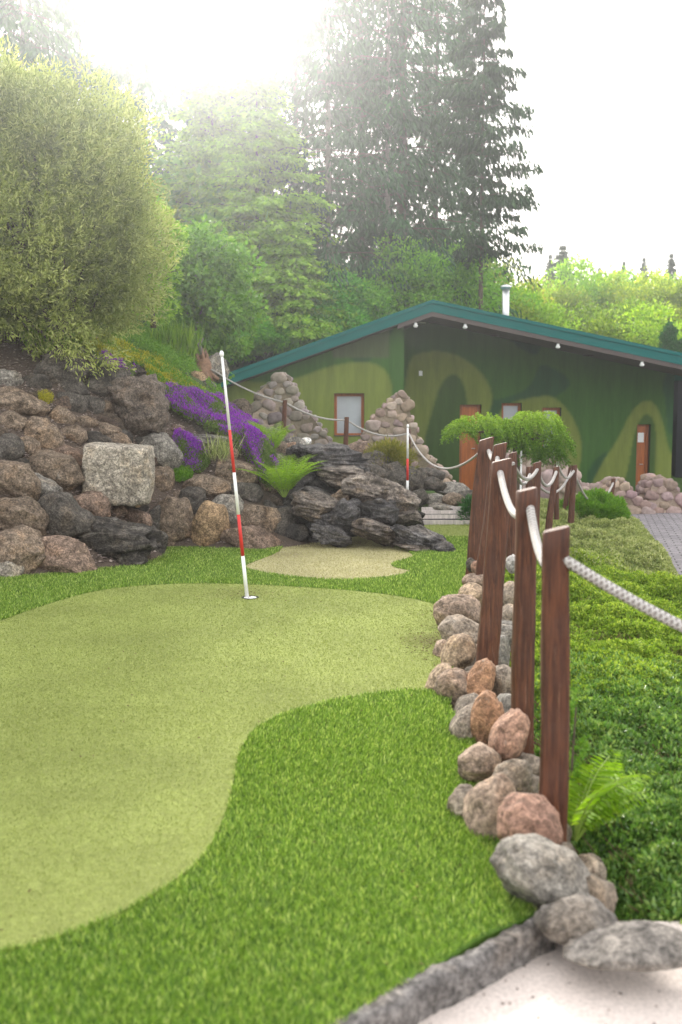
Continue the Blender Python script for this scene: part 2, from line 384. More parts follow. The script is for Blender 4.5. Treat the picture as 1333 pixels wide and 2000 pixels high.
turf_edge = [(-900, 2100), (-900, 1330), (-200, 1215), (0, 1075), (190, 1060), (330, 1035), (450, 1035), (545, 1035), (600, 1030), (700, 1035), (800, 1030), (850, 1026), (945, 1026), (990, 1060), (1010, 1100),
             (960, 1130), (905, 1170), (890, 1240), (885, 1300), (880, 1390), (925, 1450), (950, 1520), (945, 1580), (985, 1650), (1010, 1700), (1050, 1790), (940, 1835), (800, 1925), (640, 2020), (480, 2160)]
TURF = [tuple(G(px, py)[:2]) for px, py in turf_edge]
g1 = [(-900, 1980), (-900, 1380), (-200, 1290), (0, 1216), (100, 1180), (200, 1153), (330, 1142), (480, 1143), (600, 1150), (700, 1157), (790, 1168), (880, 1190), (890, 1240), (880, 1300), (872, 1352), (780, 1352), (700, 1362), (620, 1378), (540, 1402), (490, 1432), (465, 1480), (455, 1540),
      (440, 1600), (400, 1680), (330, 1735), (240, 1790), (120, 1835), (0, 1868)]
g2 = [(468, 1112), (500, 1098), (545, 1082), (560, 1060), (600, 1040), (740, 1040), (760, 1065), (812, 1086), (800, 1094), (762, 1102), (770, 1112), (805, 1117), (795, 1124), (740, 1133), (640, 1136), (540, 1126)]
g3p = [(800, 1026), (960, 1026), (985, 1044), (950, 1052), (860, 1050), (810, 1046)]
GREENS = [pix_poly(g1), pix_poly(g2), pix_poly(g3p)]
def m_turf(name, a, b, c, sc, stain=True):
    m, t, o = newmat(name); co = objco(t)
    n = noise_n(t, co, 1.1, 5, .6); f = noise_n(t, co, sc, 3, .8); f2 = noise_n(t, co, sc * .22, 4, .7)
    col = ramp(t, f, [(.3, a), (.5, b), (.72, c)])
    col = mix(t, 1.0, col, ramp(t, n, [(.34, g3(.84)), (.64, g3(1.12))]), 'MULTIPLY')
    col = mix(t, 1.0, col, ramp(t, f2, [(.3, g3(.8)), (.7, g3(1.15))]), 'MULTIPLY')
    if stain:
        for (x, y, r, k) in STAINS:
            vm = nd(t, "ShaderNodeVectorMath", _operation='DISTANCE'); L(t, co, vm.inputs[0]); vm.inputs[1].default_value = (x, y, .0)
            sub = nd(t, "ShaderNodeMath", _operation='MULTIPLY_ADD', i1=.7 * r, i2=-.35 * r)
            L(t, noise_n(t, co, 9, 6, .75), sub.inputs[0]); ad = nd(t, "ShaderNodeMath", _operation='ADD'); L(t, vm.outputs["Value"], ad.inputs[0]); L(t, sub.outputs[0], ad.inputs[1])
            dv = nd(t, "ShaderNodeMath", _operation='DIVIDE', i1=r); L(t, ad.outputs[0], dv.inputs[0])
            col = mix(t, ramp(t, dv.outputs[0], [(.15, g3(k)), (1.0, g3(0))]), col, (.10, .075, .03, 1))
    princ(t, o, col, .9, bump(t, f, .9, .006), .15); return m
def gp(px, py): v = G(px, py); return v.x, v.y
STAINS = [(*gp(850, 1255), .28, .75), (*gp(480, 1160), .42, .35), (*gp(600, 1066), .55, .7), (*gp(700, 1062), .45, .6), (*gp(560, 1085), .4, .35)]
M_TF = m_turf("fringe_mat", (.035, .085, .01), (.07, .14, .018), (.12, .2, .03), 160, False)
M_TG = m_turf("putting_green", (.16, .20, .05), (.27, .31, .085), (.38, .41, .14), 190)
o = slab_poly("artificial_turf", TURF, -.06, .004, M_TF); tag(o, kind='structure')
M_TS = m_turf('sandy_green', (.30, .27, .13), (.44, .40, .22), (.56, .52, .31), 190)
for i, g in enumerate(GREENS): o = slab_poly("putting_green", g, -.004, .012, M_TS if i == 1 else M_TG); tag(o, kind='structure')

def blades(name, region, exclude, dens_fn, hfn, wfn, mat, ymax=15, lean=.45):
    P = []
    a = np.array(region); x0, y0 = a.min(0); x1, y1 = a.max(0); x0 = max(x0, -4.2); y0 = max(y0, 2.0); y1 = min(y1, ymax)
    ys = np.arange(y0, y1, .5)
    for y in ys:
        lim = .40 * (y + .6) + .15; xa, xb = max(x0, -lim), min(x1, lim)
        n = int((xb - xa) * .5 * dens_fn(y)); 
        if n <= 0: continue
        q = np.stack([rng.uniform(xa, xb, n), rng.uniform(y, y + .5, n)], 1); P.append(q)
    P = np.concatenate(P); k = in_poly(P, region)
    for e in exclude: k &= ~in_poly(P, e)
    P = P[k]; N = len(P)
    hh = hfn(P[:, 1]) * rng.uniform(.65, 1.25, N); ww = wfn(P[:, 1])
    # blades lean in drifting directions, as brushed pile does
    ang = np.array([noise.noise(Vector((x * 2.2, y * 2.2, 0))) for x, y in P[::8]]); ang = np.repeat(ang, 8)[:N] * 6 + rng.normal(0, 1.1, N)
    D = np.stack([np.cos(ang) * lean, np.sin(ang) * lean, np.ones(N)], 1) + rng.normal(0, .22, (N, 3))
    pos = np.stack([P[:, 0], P[:, 1], np.full(N, .006)], 1)
    o = leafmesh(name, pos, D, hh, ww, mat, fold=.1, var=np.clip(rng.normal(.42, .27, N), 0, 1)); tag(o, kind='stuff', cat='grass'); return o
o = blades("fringe_pile", TURF, GREENS, lambda y: 27000 * min(1, (4.2 / y) ** 1.25), lambda y: np.where(y < 7, .026, .032), lambda y: .0028 + .0007 * np.maximum(y - 2.5, 0), M_FRINGE)
o['label'] = 'longer bright green artificial turf pile forming the fringe round the pale putting greens'
for i, g in enumerate(GREENS):
    o = blades("green_pile", g, [], lambda y: 15000 * min(1, (4.5 / y) ** 1.3), lambda y: np.full_like(y, .009), lambda y: .0022 + .0006 * np.maximum(y - 2.5, 0), M_SANDB if i == 1 else M_GREENB, lean=.9)
    for v in (): pass
    o.location.z = .008
    o['label'] = ['short worn pile of the large pale green in the foreground', 'short worn pile of the small pale green before the slate cave', 'short pile of the far pale green before the white boards'][i]

# paving and near path
def m_paving():
    m, t, o = newmat("block_paving"); co = objco(t)
    mp = nd(t, "ShaderNodeMapping"); mp.inputs["Rotation"].default_value = (0, 0, .25); L(t, co, mp.inputs[0])
    br = t.nodes.new("ShaderNodeTexBrick"); L(t, mp.outputs[0], br.inputs[0]); br.inputs["Scale"].default_value = 1
    br.inputs["Brick Width"].default_value = .24; br.inputs["Row Height"].default_value = .14; br.inputs["Mortar Size"].default_value = .012
    br.inputs["Color1"].default_value = (.22, .20, .21, 1); br.inputs["Color2"].default_value = (.30, .27, .28, 1); br.inputs["Mortar"].default_value = (.07, .065, .06, 1)
    n = noise_n(t, co, 6, 5, .7); c = mix(t, 1.0, br.outputs[0], ramp(t, n, [(.3, g3(.75)), (.7, g3(1.2))]), 'MULTIPLY')
    princ(t, o, c, .8, bump(t, br.outputs["Fac"], -.6, .01), .3); return m
road = slab_poly("road", [(3.1, 7.5), (3.9, 11.2), (5.0, 16.4), (5.7, 20.2), (5.4, 21.6), (16, 22.5), (16, 5), (3.0, 4)], -.72, -.45, m_paving()); tag(road, kind='structure')
M_PATH = simple("pale_path_concrete", (.60, .52, .47), .75, .22, 90, .5)
pth = [(1300, 2600), (200, 2600), (560, 2060), (680, 1990), (800, 1930), (910, 1875), (1060, 1830), (1180, 1800), (1500, 1800), (1900, 1900), (2400, 2600)]
PTH = [tuple(G(px, py, -.08)[:2]) for px, py in pth]
o = slab_poly("path", PTH, -.4, -.08, M_PATH); tag(o, kind='structure')

# ------------------------------------------------------------------ rocks
import bmesh
def ico(sub):
    bm = bmesh.new(); bmesh.ops.create_icosphere(bm, subdivisions=sub, radius=1)
    V = np.array([v.co[:] for v in bm.verts]); F = np.array([[v.index for v in f.verts] for f in bm.faces]); bm.free(); return V, F
ICO = {k: ico(k) for k in (2, 3, 4, 5)}
def rock_shape(seed, sub=4, lump=.22, cuts=7, cut=.78, box=0., layers=0):
    rs = np.random.default_rng(seed); V, F = ICO[sub]; V = V.copy()
    if box > 0:
        m = np.max(np.abs(V), axis=1, keepdims=True); V = V * (1 - box) + V / m * box * .86
    off = Vector(rs.uniform(-50, 50, 3))
    r = np.array([1 + lump * (noise.noise(Vector(v) * .9 + off) * 1.6 + .5 * noise.noise(Vector(v) * 2.3 + off)) for v in V])
    V = V * r[:, None]
    for _ in range(cuts):
        n = rs.normal(size=3); n /= np.linalg.norm(n); d = cut * rs.uniform(.8, 1.12)
        pr = V @ n; ex = np.maximum(0, pr - d); V = V - n * (ex * .88)[:, None]
    if layers:
        n = np.array([.12, -.1, 1.]); n /= np.linalg.norm(n); pr = V @ n
        q = np.array([noise.noise(Vector((p * layers, off.x, off.y))) for p in pr])
        st = np.floor(pr * layers) ; jit = np.array([noise.noise(Vector((s * 3.7, off.z, 1.3))) for s in st])
        V = V * (1 + .16 * jit + .06 * q)[:, None]
    if layers: 
        rg = np.array([1 - abs(noise.noise(Vector((v[0] * 1.6, v[1] * 1.6, v[2] * 4.5)) + off)) * 2 for v in V]); V = V * (1 + .13 * (rg - .5))[:, None]
    det = np.array([noise.fractal(Vector(v) * 3.2 + off, .8, 2.2, 4) for v in V])
    V = V * (1 + (.045 if not layers else .085) * det)[:, None]
    mn, mx = V.min(0), V.max(0); V = (V - (mn + mx) / 2) / ((mx - mn) / 2)
    return V, F
def rotm(ax, a): return np.array(Matrix.Rotation(a, 3, ax))
_seed = [100]
def put_rock(name, c, dims, mat, color, tilt=0., sub=4, label=None, cat='rock', group=None, yaw=0., **kw):
    """dims = full world sizes (x, depth, z) ; tilt = rotation in the picture plane (about Y), degrees clockwise"""
    _seed[0] += 1; V, F = rock_shape(_seed[0], sub, **kw)
    V = V @ rotm('Z', yaw).T
    mn, mx = V.min(0), V.max(0); V = (V - (mn + mx) / 2) / (mx - mn)
    V = V * np.array(dims)
    if tilt: V = V @ rotm('Y', R(tilt)).T
    o = mesh_np(name, V, F, mat, smooth=True, loc=c)
    o.color = (*color, 1)
    tag(o, label, cat, group); return o
def px_rock(name, px, py, w, h, Y, mat, color, tilt=0, deep=.85, push=0., **kw):
    s = Y / FPX; c = W(px, py, Y + push)
    return put_rock(name, c, (w * s, deep * (w + h) / 2 * s, h * s * 1.0), mat, color, tilt, **kw)
GB = (.205, .155, .112); GD = (.105, .092, .078); GR = (.225, .158, .118); GP = (.33, .29, .235); TN = (.33, .225, .13); GG = (.23, .21, .18)
# left bank: zoomed coordinates (x/2, 600+y/2)
LM = [(229,928,'pale block'),(232,1065,'white streaked boulder'),(120,1015,'big rounded dark boulder'),(340,1025,'tall brown stone'),(410,1036,'tan pointed stone'),(264,805,'largest dark rock'),(35,790,'long dark boulder'),(107,926,'mossy underside boulder'),(130,1095,'reddish sloping boulder'),(35,1080,'pale beige boulder'),
      (306,885,'drip stained boulder'),(82,854,'sloping tan boulder'),(117,722,'black rock under the willow'),(444,1000,'round grey boulder'),(492,1057,'pinkish wedge stone'),(550,1025,'boulder by the cave'),(469,789,'pale squared rock'),(20,945,'broad brown boulder'),(410,952,'long brown slab'),(375,982,'round dark stone')]
_used = set()
def small_label(px, py, w, c):
    o_ = sorted(LM, key=lambda m: (m[0] - px) ** 2 + (m[1] - py) ** 2)
    tone = 'dark' if sum(c) < .30 else ('reddish' if c[0] > 1.48 * c[1] else 'brown'); size = 'tiny' if w < 42 else ('small' if w < 60 else 'squat')
    for k in (0, 1, 2, 3):
        m = o_[k]; dx, dy = px - m[0], py - m[1]
        rel = ('right' if dx > 0 else 'left') if abs(dx) > 1.6 * abs(dy) else (('above' if dy < 0 else 'below') if abs(dy) > 1.6 * abs(dx) else (('upper ' if dy < 0 else 'lower ') + ('right' if dx > 0 else 'left')))
        rel = {'right': 'just right of', 'left': 'just left of', 'above': 'directly above', 'below': 'directly below'}.get(rel, 'off the ' + rel + ' corner of')
        l = f'{size} {tone} stone {rel} the {m[2]}'
        if l not in _used: _used.add(l); return l
    l = f'{size} {tone} stone between {o_[0][2]} and {o_[1][2]}'
    return l
bank = [
 (20,1035,140,115,GP,0,'pale beige boulder cut by the left edge of the photo at the turf','',0),
 (65,965,215,195,GB,0,'grey brown boulder above the pale beige one at the far left',' ',0),
 (262,990,250,165,GR,12,'reddish brown sloping boulder with a broad foot resting on the turf','',0),
 (465,930,310,215,GD,-5,'dark wet boulder streaked with white lime below the stone pair','',4),
 (600,930,95,125,GD,10,'narrow dark stone tucked right of the white streaked boulder','',0),
 (70,830,215,175,GB,15,'long grey boulder sloping right, second up at the far left','',0),
 (240,830,235,190,GD,0,'big rounded dark grey boulder left of the white streaked one','',0),
 (40,690,230,170,GB,20,'broad brown boulder half way up at the left edge','',0),
 (150,720,170,110,GG,25,'flat gritty grey slab sprinkled with gravel','',0),
 (345,785,165,125,GR,12,'rusty brown stone just below the pale block','',0),
 (462,652,246,206,GP,2,'big pale granite block with a squared top, the largest light stone','box',0),
 (215,652,225,150,GB,18,'brown boulder with a mossy underside, left of the pale block','',0),
 (265,592,185,90,GR,12,'flat reddish slab above the mossy underside boulder','',0),
 (612,570,195,145,GG,5,'smooth rounded boulder with a dark drip stain beside the flowers','',0),
 (635,690,88,125,GB,0,'upright brown stone right of the pale block','',0),
 (455,800,78,52,GR,0,'little oval stone perched below the pale block','',0),
 (530,840,120,95,GR,15,'reddish stone under the right foot of the pale block','',0),
 (602,840,80,125,GD,20,'narrow dark leaning stone left of the tall brown one','',0),
 (682,850,165,200,GB,18,'tall brown stone leaning left and standing on the turf edge','',0),
 (750,765,102,115,GD,0,'round dark stone under the small green flower cushion','',0),
 (822,705,190,85,GB,8,'long brown slab stone left of the flagpole','',0),
 (822,872,135,205,TN,14,'tan pointed standing stone left of the flagpole','',0),
 (888,800,155,125,GG,0,'round grey boulder behind the flagpole','',0),
 (985,915,240,115,GR,16,'long low pinkish brown wedge stone right behind the flagpole foot','',0),
 (1010,840,175,120,GB,8,'brown boulder right of the flagpole','',0),
 (1100,850,125,135,GD,14,'dark brown boulder next to the cave opening','',0),
 (742,832,42,42,GR,0,'','',0),(700,742,55,50,GB,0,'','',0),(560,750,60,45,TN,0,'','',0),
 (928,655,150,95,GB,10,'angular brown stone under the purple flowers','',0),
 (952,725,140,80,GD,14,'dark stone below the angular one under the purple flowers','',0),
 (900,588,64,70,GR,0,'small reddish stone hidden among the purple flowers','',0),
 (528,410,255,262,(.14,.112,.09),0,'largest dark rock with a steep brown face on the upper bank','',2),
 (420,330,170,170,GD,0,'black jagged rock left of the largest dark rock','',2),
 (70,380,215,112,GB,12,'long dark brown boulder on the upper left bank','',0),
 (165,508,165,130,GB,22,'tan brown boulder sloping right in the middle of the upper left bank','',0),
 (240,430,105,82,GB,0,'rounded tan stone below the mossy tuft','',0),
 (280,505,115,82,GB,5,'squat brown stone right of the sloping tan one','',0),
 (280,378,110,75,GD,8,'grey stone on the upper bank next to a darker one','',0),
 (365,392,90,85,GD,0,'dark squat stone left of the largest dark rock','',0),
 (45,455,110,90,GB,10,'brown stone at the left edge under the long dark boulder','',0),
 (35,560,120,120,GD,0,'dark stone at the left edge in the gravel','',0),
 (108,550,90,80,GB,0,'brown stone in the gravel next to the left edge stone','',0),
 (332,455,95,55,GB,0,'low brown stone with a flat top on the upper bank','',0),
 (412,480,115,52,GB,8,'thin flat brown stone right of the low flat topped one','',0),
 (362,525,135,75,GD,0,'dark stone above the pale block on its left','',0),
 (452,522,125,62,GB,6,'stone directly above the pale block','',0),
 (20,290,130,85,GG,0,'grey gritty stone in the shade at the top left edge','',2),
 (240,245,215,150,GD,0,'big black rock under the willow bush','',2),
 (505,245,130,60,GD,4,'dark flat rock on top with purple flowers at its foot','',4),
 (290,320,110,70,GD,0,'dark stone in the shade under the black rock','',0),
 (140,300,120,70,GD,0,'black stone beneath the willow, left of the big black rock','',0),
 (690,338,90,60,GG,0,'light grey stone above the purple flowers','',4),
 (686,482,58,42,GR,0,'pinkish little stone poking out of the purple flowers','',0),
 (790,545,230,90,GG,6,'long grey slab between two patches of purple flowers','',4),
 (938,378,155,132,GP,0,'pale squared rock left of the left masonry pile','box',0),
 (1040,700,90,60,GB,0,'','',0),(660,930,60,60,GB,0,'','',0),(330,600,70,50,GB,0,'','',0),(1145,560,70,60,GR,0,'','',0),(740,245,60,40,TN,20,'','',0),(780,275,70,40,TN,25,'','',0),(815,305,60,36,GG,20,'','',0),
 (690,790,70,60,GD,0,'','',0),(520,770,60,50,TN,0,'','',0),(130,650,60,50,GB,0,'','',0),(430,560,70,40,GB,0,'','',0),(210,560,60,36,GB,0,'','',0),(315,655,50,40,GB,0,'','',0),(760,690,60,50,GB,0,'','',0),(1050,780,70,50,GD,0,'','',0),
]
for (x, y, w, h, c, tl, lab, kind, lay) in bank:
    px, py, w, h = x / 2, 600 + y / 2, w / 2 * 1.13, h / 2 * 1.16
    p = T(px, py + h * .12, 7.5, 25)
    Y = p.y + .04
    _k = random.uniform(.85, 1.15); cc = tuple(v * _k for v in c)
    if not lab: lab_, grp, nm = small_label(px, py, w, cc), 'small stones wedged in the left bank', 'stone'
    else: lab_, grp, nm = lab, 'boulders stacked in the left bank', 'boulder'
    kw = dict(box=.74, cuts=0, lump=.035) if kind == 'box' else (dict(cuts=10, cut=.72, layers=lay) if lay else dict(cuts=6, cut=.84, lump=.2))
    px_rock(nm, px, py, w, h, Y, M_SLATE if lay == 4 else M_ROCK, cc, tl, label=lab_, cat=nm, group=grp, push=-.38 if kind == 'box' and x < 800 else 0., sub=5 if w > 80 else 4, yaw=.08 if kind == 'box' else random.uniform(0, 6), **kw)
# fillers: smaller stones buried between, darkened to paint the shade of the gaps
for i in range(110):
    x = random.uniform(-20, 560); top = 730 + max(0, x - 330) * .5; bot = 1110 - max(0, x - 100) * .12
    y = random.uniform(max(top, 700 if x < 140 else 760), bot)
    p = T(x, y, 7.5, 25); s = random.uniform(26, 56)
    if x > 300 and y < 1000 - (400 - x) * .2 and random.random() < .7: continue
    _k = random.uniform(.35, .8); cc = tuple(v * _k for v in random.choice([GB, GD, GR, GB]))
    px_rock('stone', x, y, s * 1.3, s, p.y + .10, M_ROCK, cc, random.uniform(-20, 20), label=small_label(x, y, s * 1.3, cc), cat='stone', group='small stones wedged in the left bank', sub=3, yaw=random.uniform(0, 6))
# gravel chips
def chips(name, P, size, cols, label):
    N = len(P); base = np.array([(-1, -.6, 0), (1, -.5, 0), (.7, .8, 0), (-.8, .7, .1), (.1, 0, .6)], float)
    A = rng.uniform(0, 6.28, N); s = size * rng.uniform(.5, 1.5, N)
    Rm = np.stack([np.stack([np.cos(A), -np.sin(A), 0 * A], 1), np.stack([np.sin(A), np.cos(A), 0 * A], 1), np.stack([0 * A, 0 * A, 1 + 0 * A], 1)], 1)
    V = np.einsum('nij,kj->nki', Rm, base) * s[:, None, None]; V += rng.normal(0, .12, V.shape) * s[:, None, None] + P[:, None, :]
    b = np.arange(N)[:, None] * 5
    F = np.concatenate([b + np.array([[0, 1, 4]]), b + np.array([[1, 2, 4]]), b + np.array([[2, 3, 4]]), b + np.array([[3, 0, 4]])], 1).reshape(-1, 3)
    o = mesh_np(name, V.reshape(-1, 3), F, cols, attr={"var": ('POINT', 'FLOAT', np.repeat(rng.uniform(0, 1, N), 5))}); tag(o, label, 'gravel', kind='stuff'); return o
def m_chip():
    m, t, o = newmat("gravel_chip"); a = nd(t, "ShaderNodeAttribute", _attribute_name="var")
    c = ramp(t, a.outputs["Fac"], [(0, (.07, .05, .04)), (.5, (.2, .15, .125)), (1, (.46, .38, .33))]); princ(t, o, c, .9); return m
M_CHIP = m_chip()
Pc = np.stack([rng.uniform(-4.2, -1.2, 14000), rng.uniform(8.6, 13, 14000)], 1)
z = H(Pc[:, 0], Pc[:, 1]); k = z > .05
chips("gravel", np.stack([Pc[k, 0], Pc[k, 1], z[k] + .01], 1), .014, M_CHIP, 'pinkish grey gravel scattered between the boulders of the left bank')
Pc = np.stack([rng.uniform(.75, 1.3, 9000), rng.uniform(4, 10, 9000)], 1)
chips("gravel", np.stack([Pc[:, 0], Pc[:, 1], H(Pc[:, 0], Pc[:, 1]) + .03], 1), .008, M_CHIP, 'grey gravel behind the border stones at the fence posts')

lit = []
for (px, py, sx, sy, n) in ((850, 1262, .10, .3, 260), (845, 1200, .1, .12, 60), (480, 1165, .3, .15, 120), (600, 1066, .5, .22, 420), (300, 1500, 1.2, 1.6, 90), (650, 1250, .9, .8, 70), (800, 1550, .5, 1.0, 60)):
    c_ = G(px, py); q = np.stack([rng.normal(c_.x, sx, n), rng.normal(c_.y, sy, n), np.full(n, .024)], 1); lit.append(q)
lit = np.concatenate(lit); lit = lit[in_poly(lit[:, :2], TURF)]; dd = unit(len(lit)); dd[:, 2] *= .15
o = leafmesh('leaf_litter', lit, dd, .016, .006, simple('dry_litter', (.12, .07, .035), .9, .5)); tag(o, 'dry brown needles and leaf bits lying on the greens', 'litter', kind='stuff')
Pq = np.stack([rng.uniform(-.6, 1.6, 5000), rng.uniform(1.5, 2.9, 5000)], 1); Pq = Pq[in_poly(Pq, PTH)]; Pq = Pq[rng.uniform(0, 1, len(Pq)) < .1]
chips("path_grit", np.stack([Pq[:, 0], Pq[:, 1], np.full(len(Pq), -.079)], 1), .004, M_CHIP, 'loose grit scattered over the pale path in the near corner')
# slate cave outcrop (full pixels) ------------------------------------------------
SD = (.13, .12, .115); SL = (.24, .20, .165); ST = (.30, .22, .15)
def z2(x, y): return 500 + x / 1.6, 700 + y / 1.6
cave = [ # x,y,w,h (zoom2 coords), Y, color, tilt, label
 (230,318,235,95,12.6,SD,4,'broad dark slate cap at the upper left of the cave outcrop'),
 (150,300,110,60,12.9,SD,8,'thin slate flake next to the lower fern'),
 (330,350,60,60,12.7,SD,0,'round dark stone at the back of the outcrop cap'),
 (290,378,190,80,12.1,SL,10,'tan and grey slab below the broad slate cap'),
 (350,412,165,105,11.7,SL,14,'large pale ridged slab at the centre of the outcrop'),
 (445,435,135,75,11.8,SL,22,'white edged slab pointing right above the far green'),
 (180,428,150,48,11.9,SD,6,'thin dark slab over the pale oval slab'),
 (185,462,150,88,11.5,SL,8,'pale oval slab at the left of the outcrop'),
 (262,440,70,62,11.6,ST,0,'small tan block in the middle left of the outcrop'),
 (285,500,115,115,11.3,SD,0,'cracked dark block above the cave mouth'),
 (215,505,90,60,11.4,SD,10,'small dark slab left of the cracked block'),
 (372,478,145,82,11.35,SD,6,'dark ridged slab right of the cracked block'),
 (425,470,80,60,11.7,SD,20,'dark wedge between two slabs at the outcrop centre'),
 (470,495,98,52,11.7,SL,4,'squared brown block at the right of the outcrop'),
 (505,505,40,60,11.9,SD,0,'dark end block of the squared brown one'),
 (385,545,170,72,11.1,SL,12,'grey slab forming the right lip of the cave mouth'),
 (455,550,100,60,11.1,SD,25,'dark slab over the right foot of the outcrop'),
 (520,560,190,62,11.05,SD,20,'long dark slab sloping down to the right turf'),
 (505,592,150,40,10.9,SL,9,'low tan slab at the right foot of the outcrop'),
 (590,598,85,45,10.8,SD,8,'dark pointed end slab lying on the turf'),
 (235,553,130,60,11.15,SD,14,'dark hanging slab at the left of the cave mouth'),
 (190,545,80,80,11.7,SD,0,'dark prop stone behind the hanging slab'),
 (110,500,110,80,12.0,SD,0,'dark recessed stone beside the bank boulders'),
 (150,388,90,60,12.6,SD,0,'dark stone in the shade under the slate cap'),
]
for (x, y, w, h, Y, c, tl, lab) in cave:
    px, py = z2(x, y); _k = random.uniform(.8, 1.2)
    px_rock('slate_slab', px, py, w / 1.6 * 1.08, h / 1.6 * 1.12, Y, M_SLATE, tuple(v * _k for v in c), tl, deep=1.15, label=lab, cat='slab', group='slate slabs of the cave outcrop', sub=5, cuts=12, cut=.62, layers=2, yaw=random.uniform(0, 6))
# dark mortared core behind the slabs (real mass, with the tunnel left open)
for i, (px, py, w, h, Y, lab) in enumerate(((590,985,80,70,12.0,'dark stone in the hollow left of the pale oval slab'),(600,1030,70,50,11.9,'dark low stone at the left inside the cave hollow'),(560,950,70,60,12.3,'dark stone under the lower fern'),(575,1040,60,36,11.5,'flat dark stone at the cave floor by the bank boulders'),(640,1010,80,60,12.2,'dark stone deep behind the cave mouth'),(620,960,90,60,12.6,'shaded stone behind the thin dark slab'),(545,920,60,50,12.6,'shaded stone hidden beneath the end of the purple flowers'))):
    px_rock('stone', px, py, w, h, Y, M_ROCK, (.055, .05, .045), 0, label=lab, cat='stone', group='stones in the cave hollow', sub=4, cuts=8, cut=.75)  # near black rock colour paints in the shade of the recess
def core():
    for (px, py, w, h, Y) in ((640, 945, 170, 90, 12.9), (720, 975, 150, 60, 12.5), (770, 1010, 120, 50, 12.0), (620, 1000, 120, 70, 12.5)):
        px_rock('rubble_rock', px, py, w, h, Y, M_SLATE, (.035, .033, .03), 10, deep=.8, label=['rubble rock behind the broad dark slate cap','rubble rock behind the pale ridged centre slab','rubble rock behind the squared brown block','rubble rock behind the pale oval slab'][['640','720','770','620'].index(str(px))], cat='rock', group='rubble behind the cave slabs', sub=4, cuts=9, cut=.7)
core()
back = [ # stones behind the outcrop, before the middle masonry pile
 (735,905,70,44,14.2,GD,'dark stone left of the yellow green juniper'),(765,930,60,50,14.0,GD,'dark peaked stone under the little juniper'),(795,938,60,50,14.1,GD,'dark stone behind the far flagpole'),
 (700,885,60,40,14.6,GR,'pinkish block at the left foot of the middle masonry pile'),(660,880,60,24,15.2,GG,'low grey stone under the thin rope post'),(630,885,50,24,15,GR,'low pink stone beside the thin rope post'),
 (845,945,52,24,14.3,GD,'long dark stone in the upper row above the white boards'),(822,972,34,30,13.9,GD,'dark stone at the left end of the row above the white boards'),
 (852,978,44,24,13.9,GG,'grey stone in the middle of the row above the white boards'),(885,976,46,24,13.9,GB,'brown stone in the row above the white boards'),
 (888,958,70,28,14.6,GG,'flat sloping stone in front of the left orange door'),(915,975,44,30,14.2,GD,'dark stone at the right end of the row above the white boards'),
 (838,930,60,30,14.6,GD,'blackish flat stone at the foot of the masonry pile'),(818,940,36,46,14.3,GD,'upright dark stone right of the far flagpole'),(690,920,50,40,14.2,GG,'mottled stone behind the outcrop cap'),
 (738,925,40,34,13.9,GD,'little dark stone between the outcrop and the peaked stone'),(870,992,60,14,13.7,GG,'thin stone just behind the white boards')]
for (px, py, w, h, Y, c, lab) in back:
    px_rock('stone', px, py, w * 1.1, h * 1.2, Y, M_ROCK, c, random.uniform(-6, 10), label=lab, cat='stone', group='stones behind the cave outcrop', sub=4, cuts=7, cut=.8, yaw=random.uniform(0, 6))

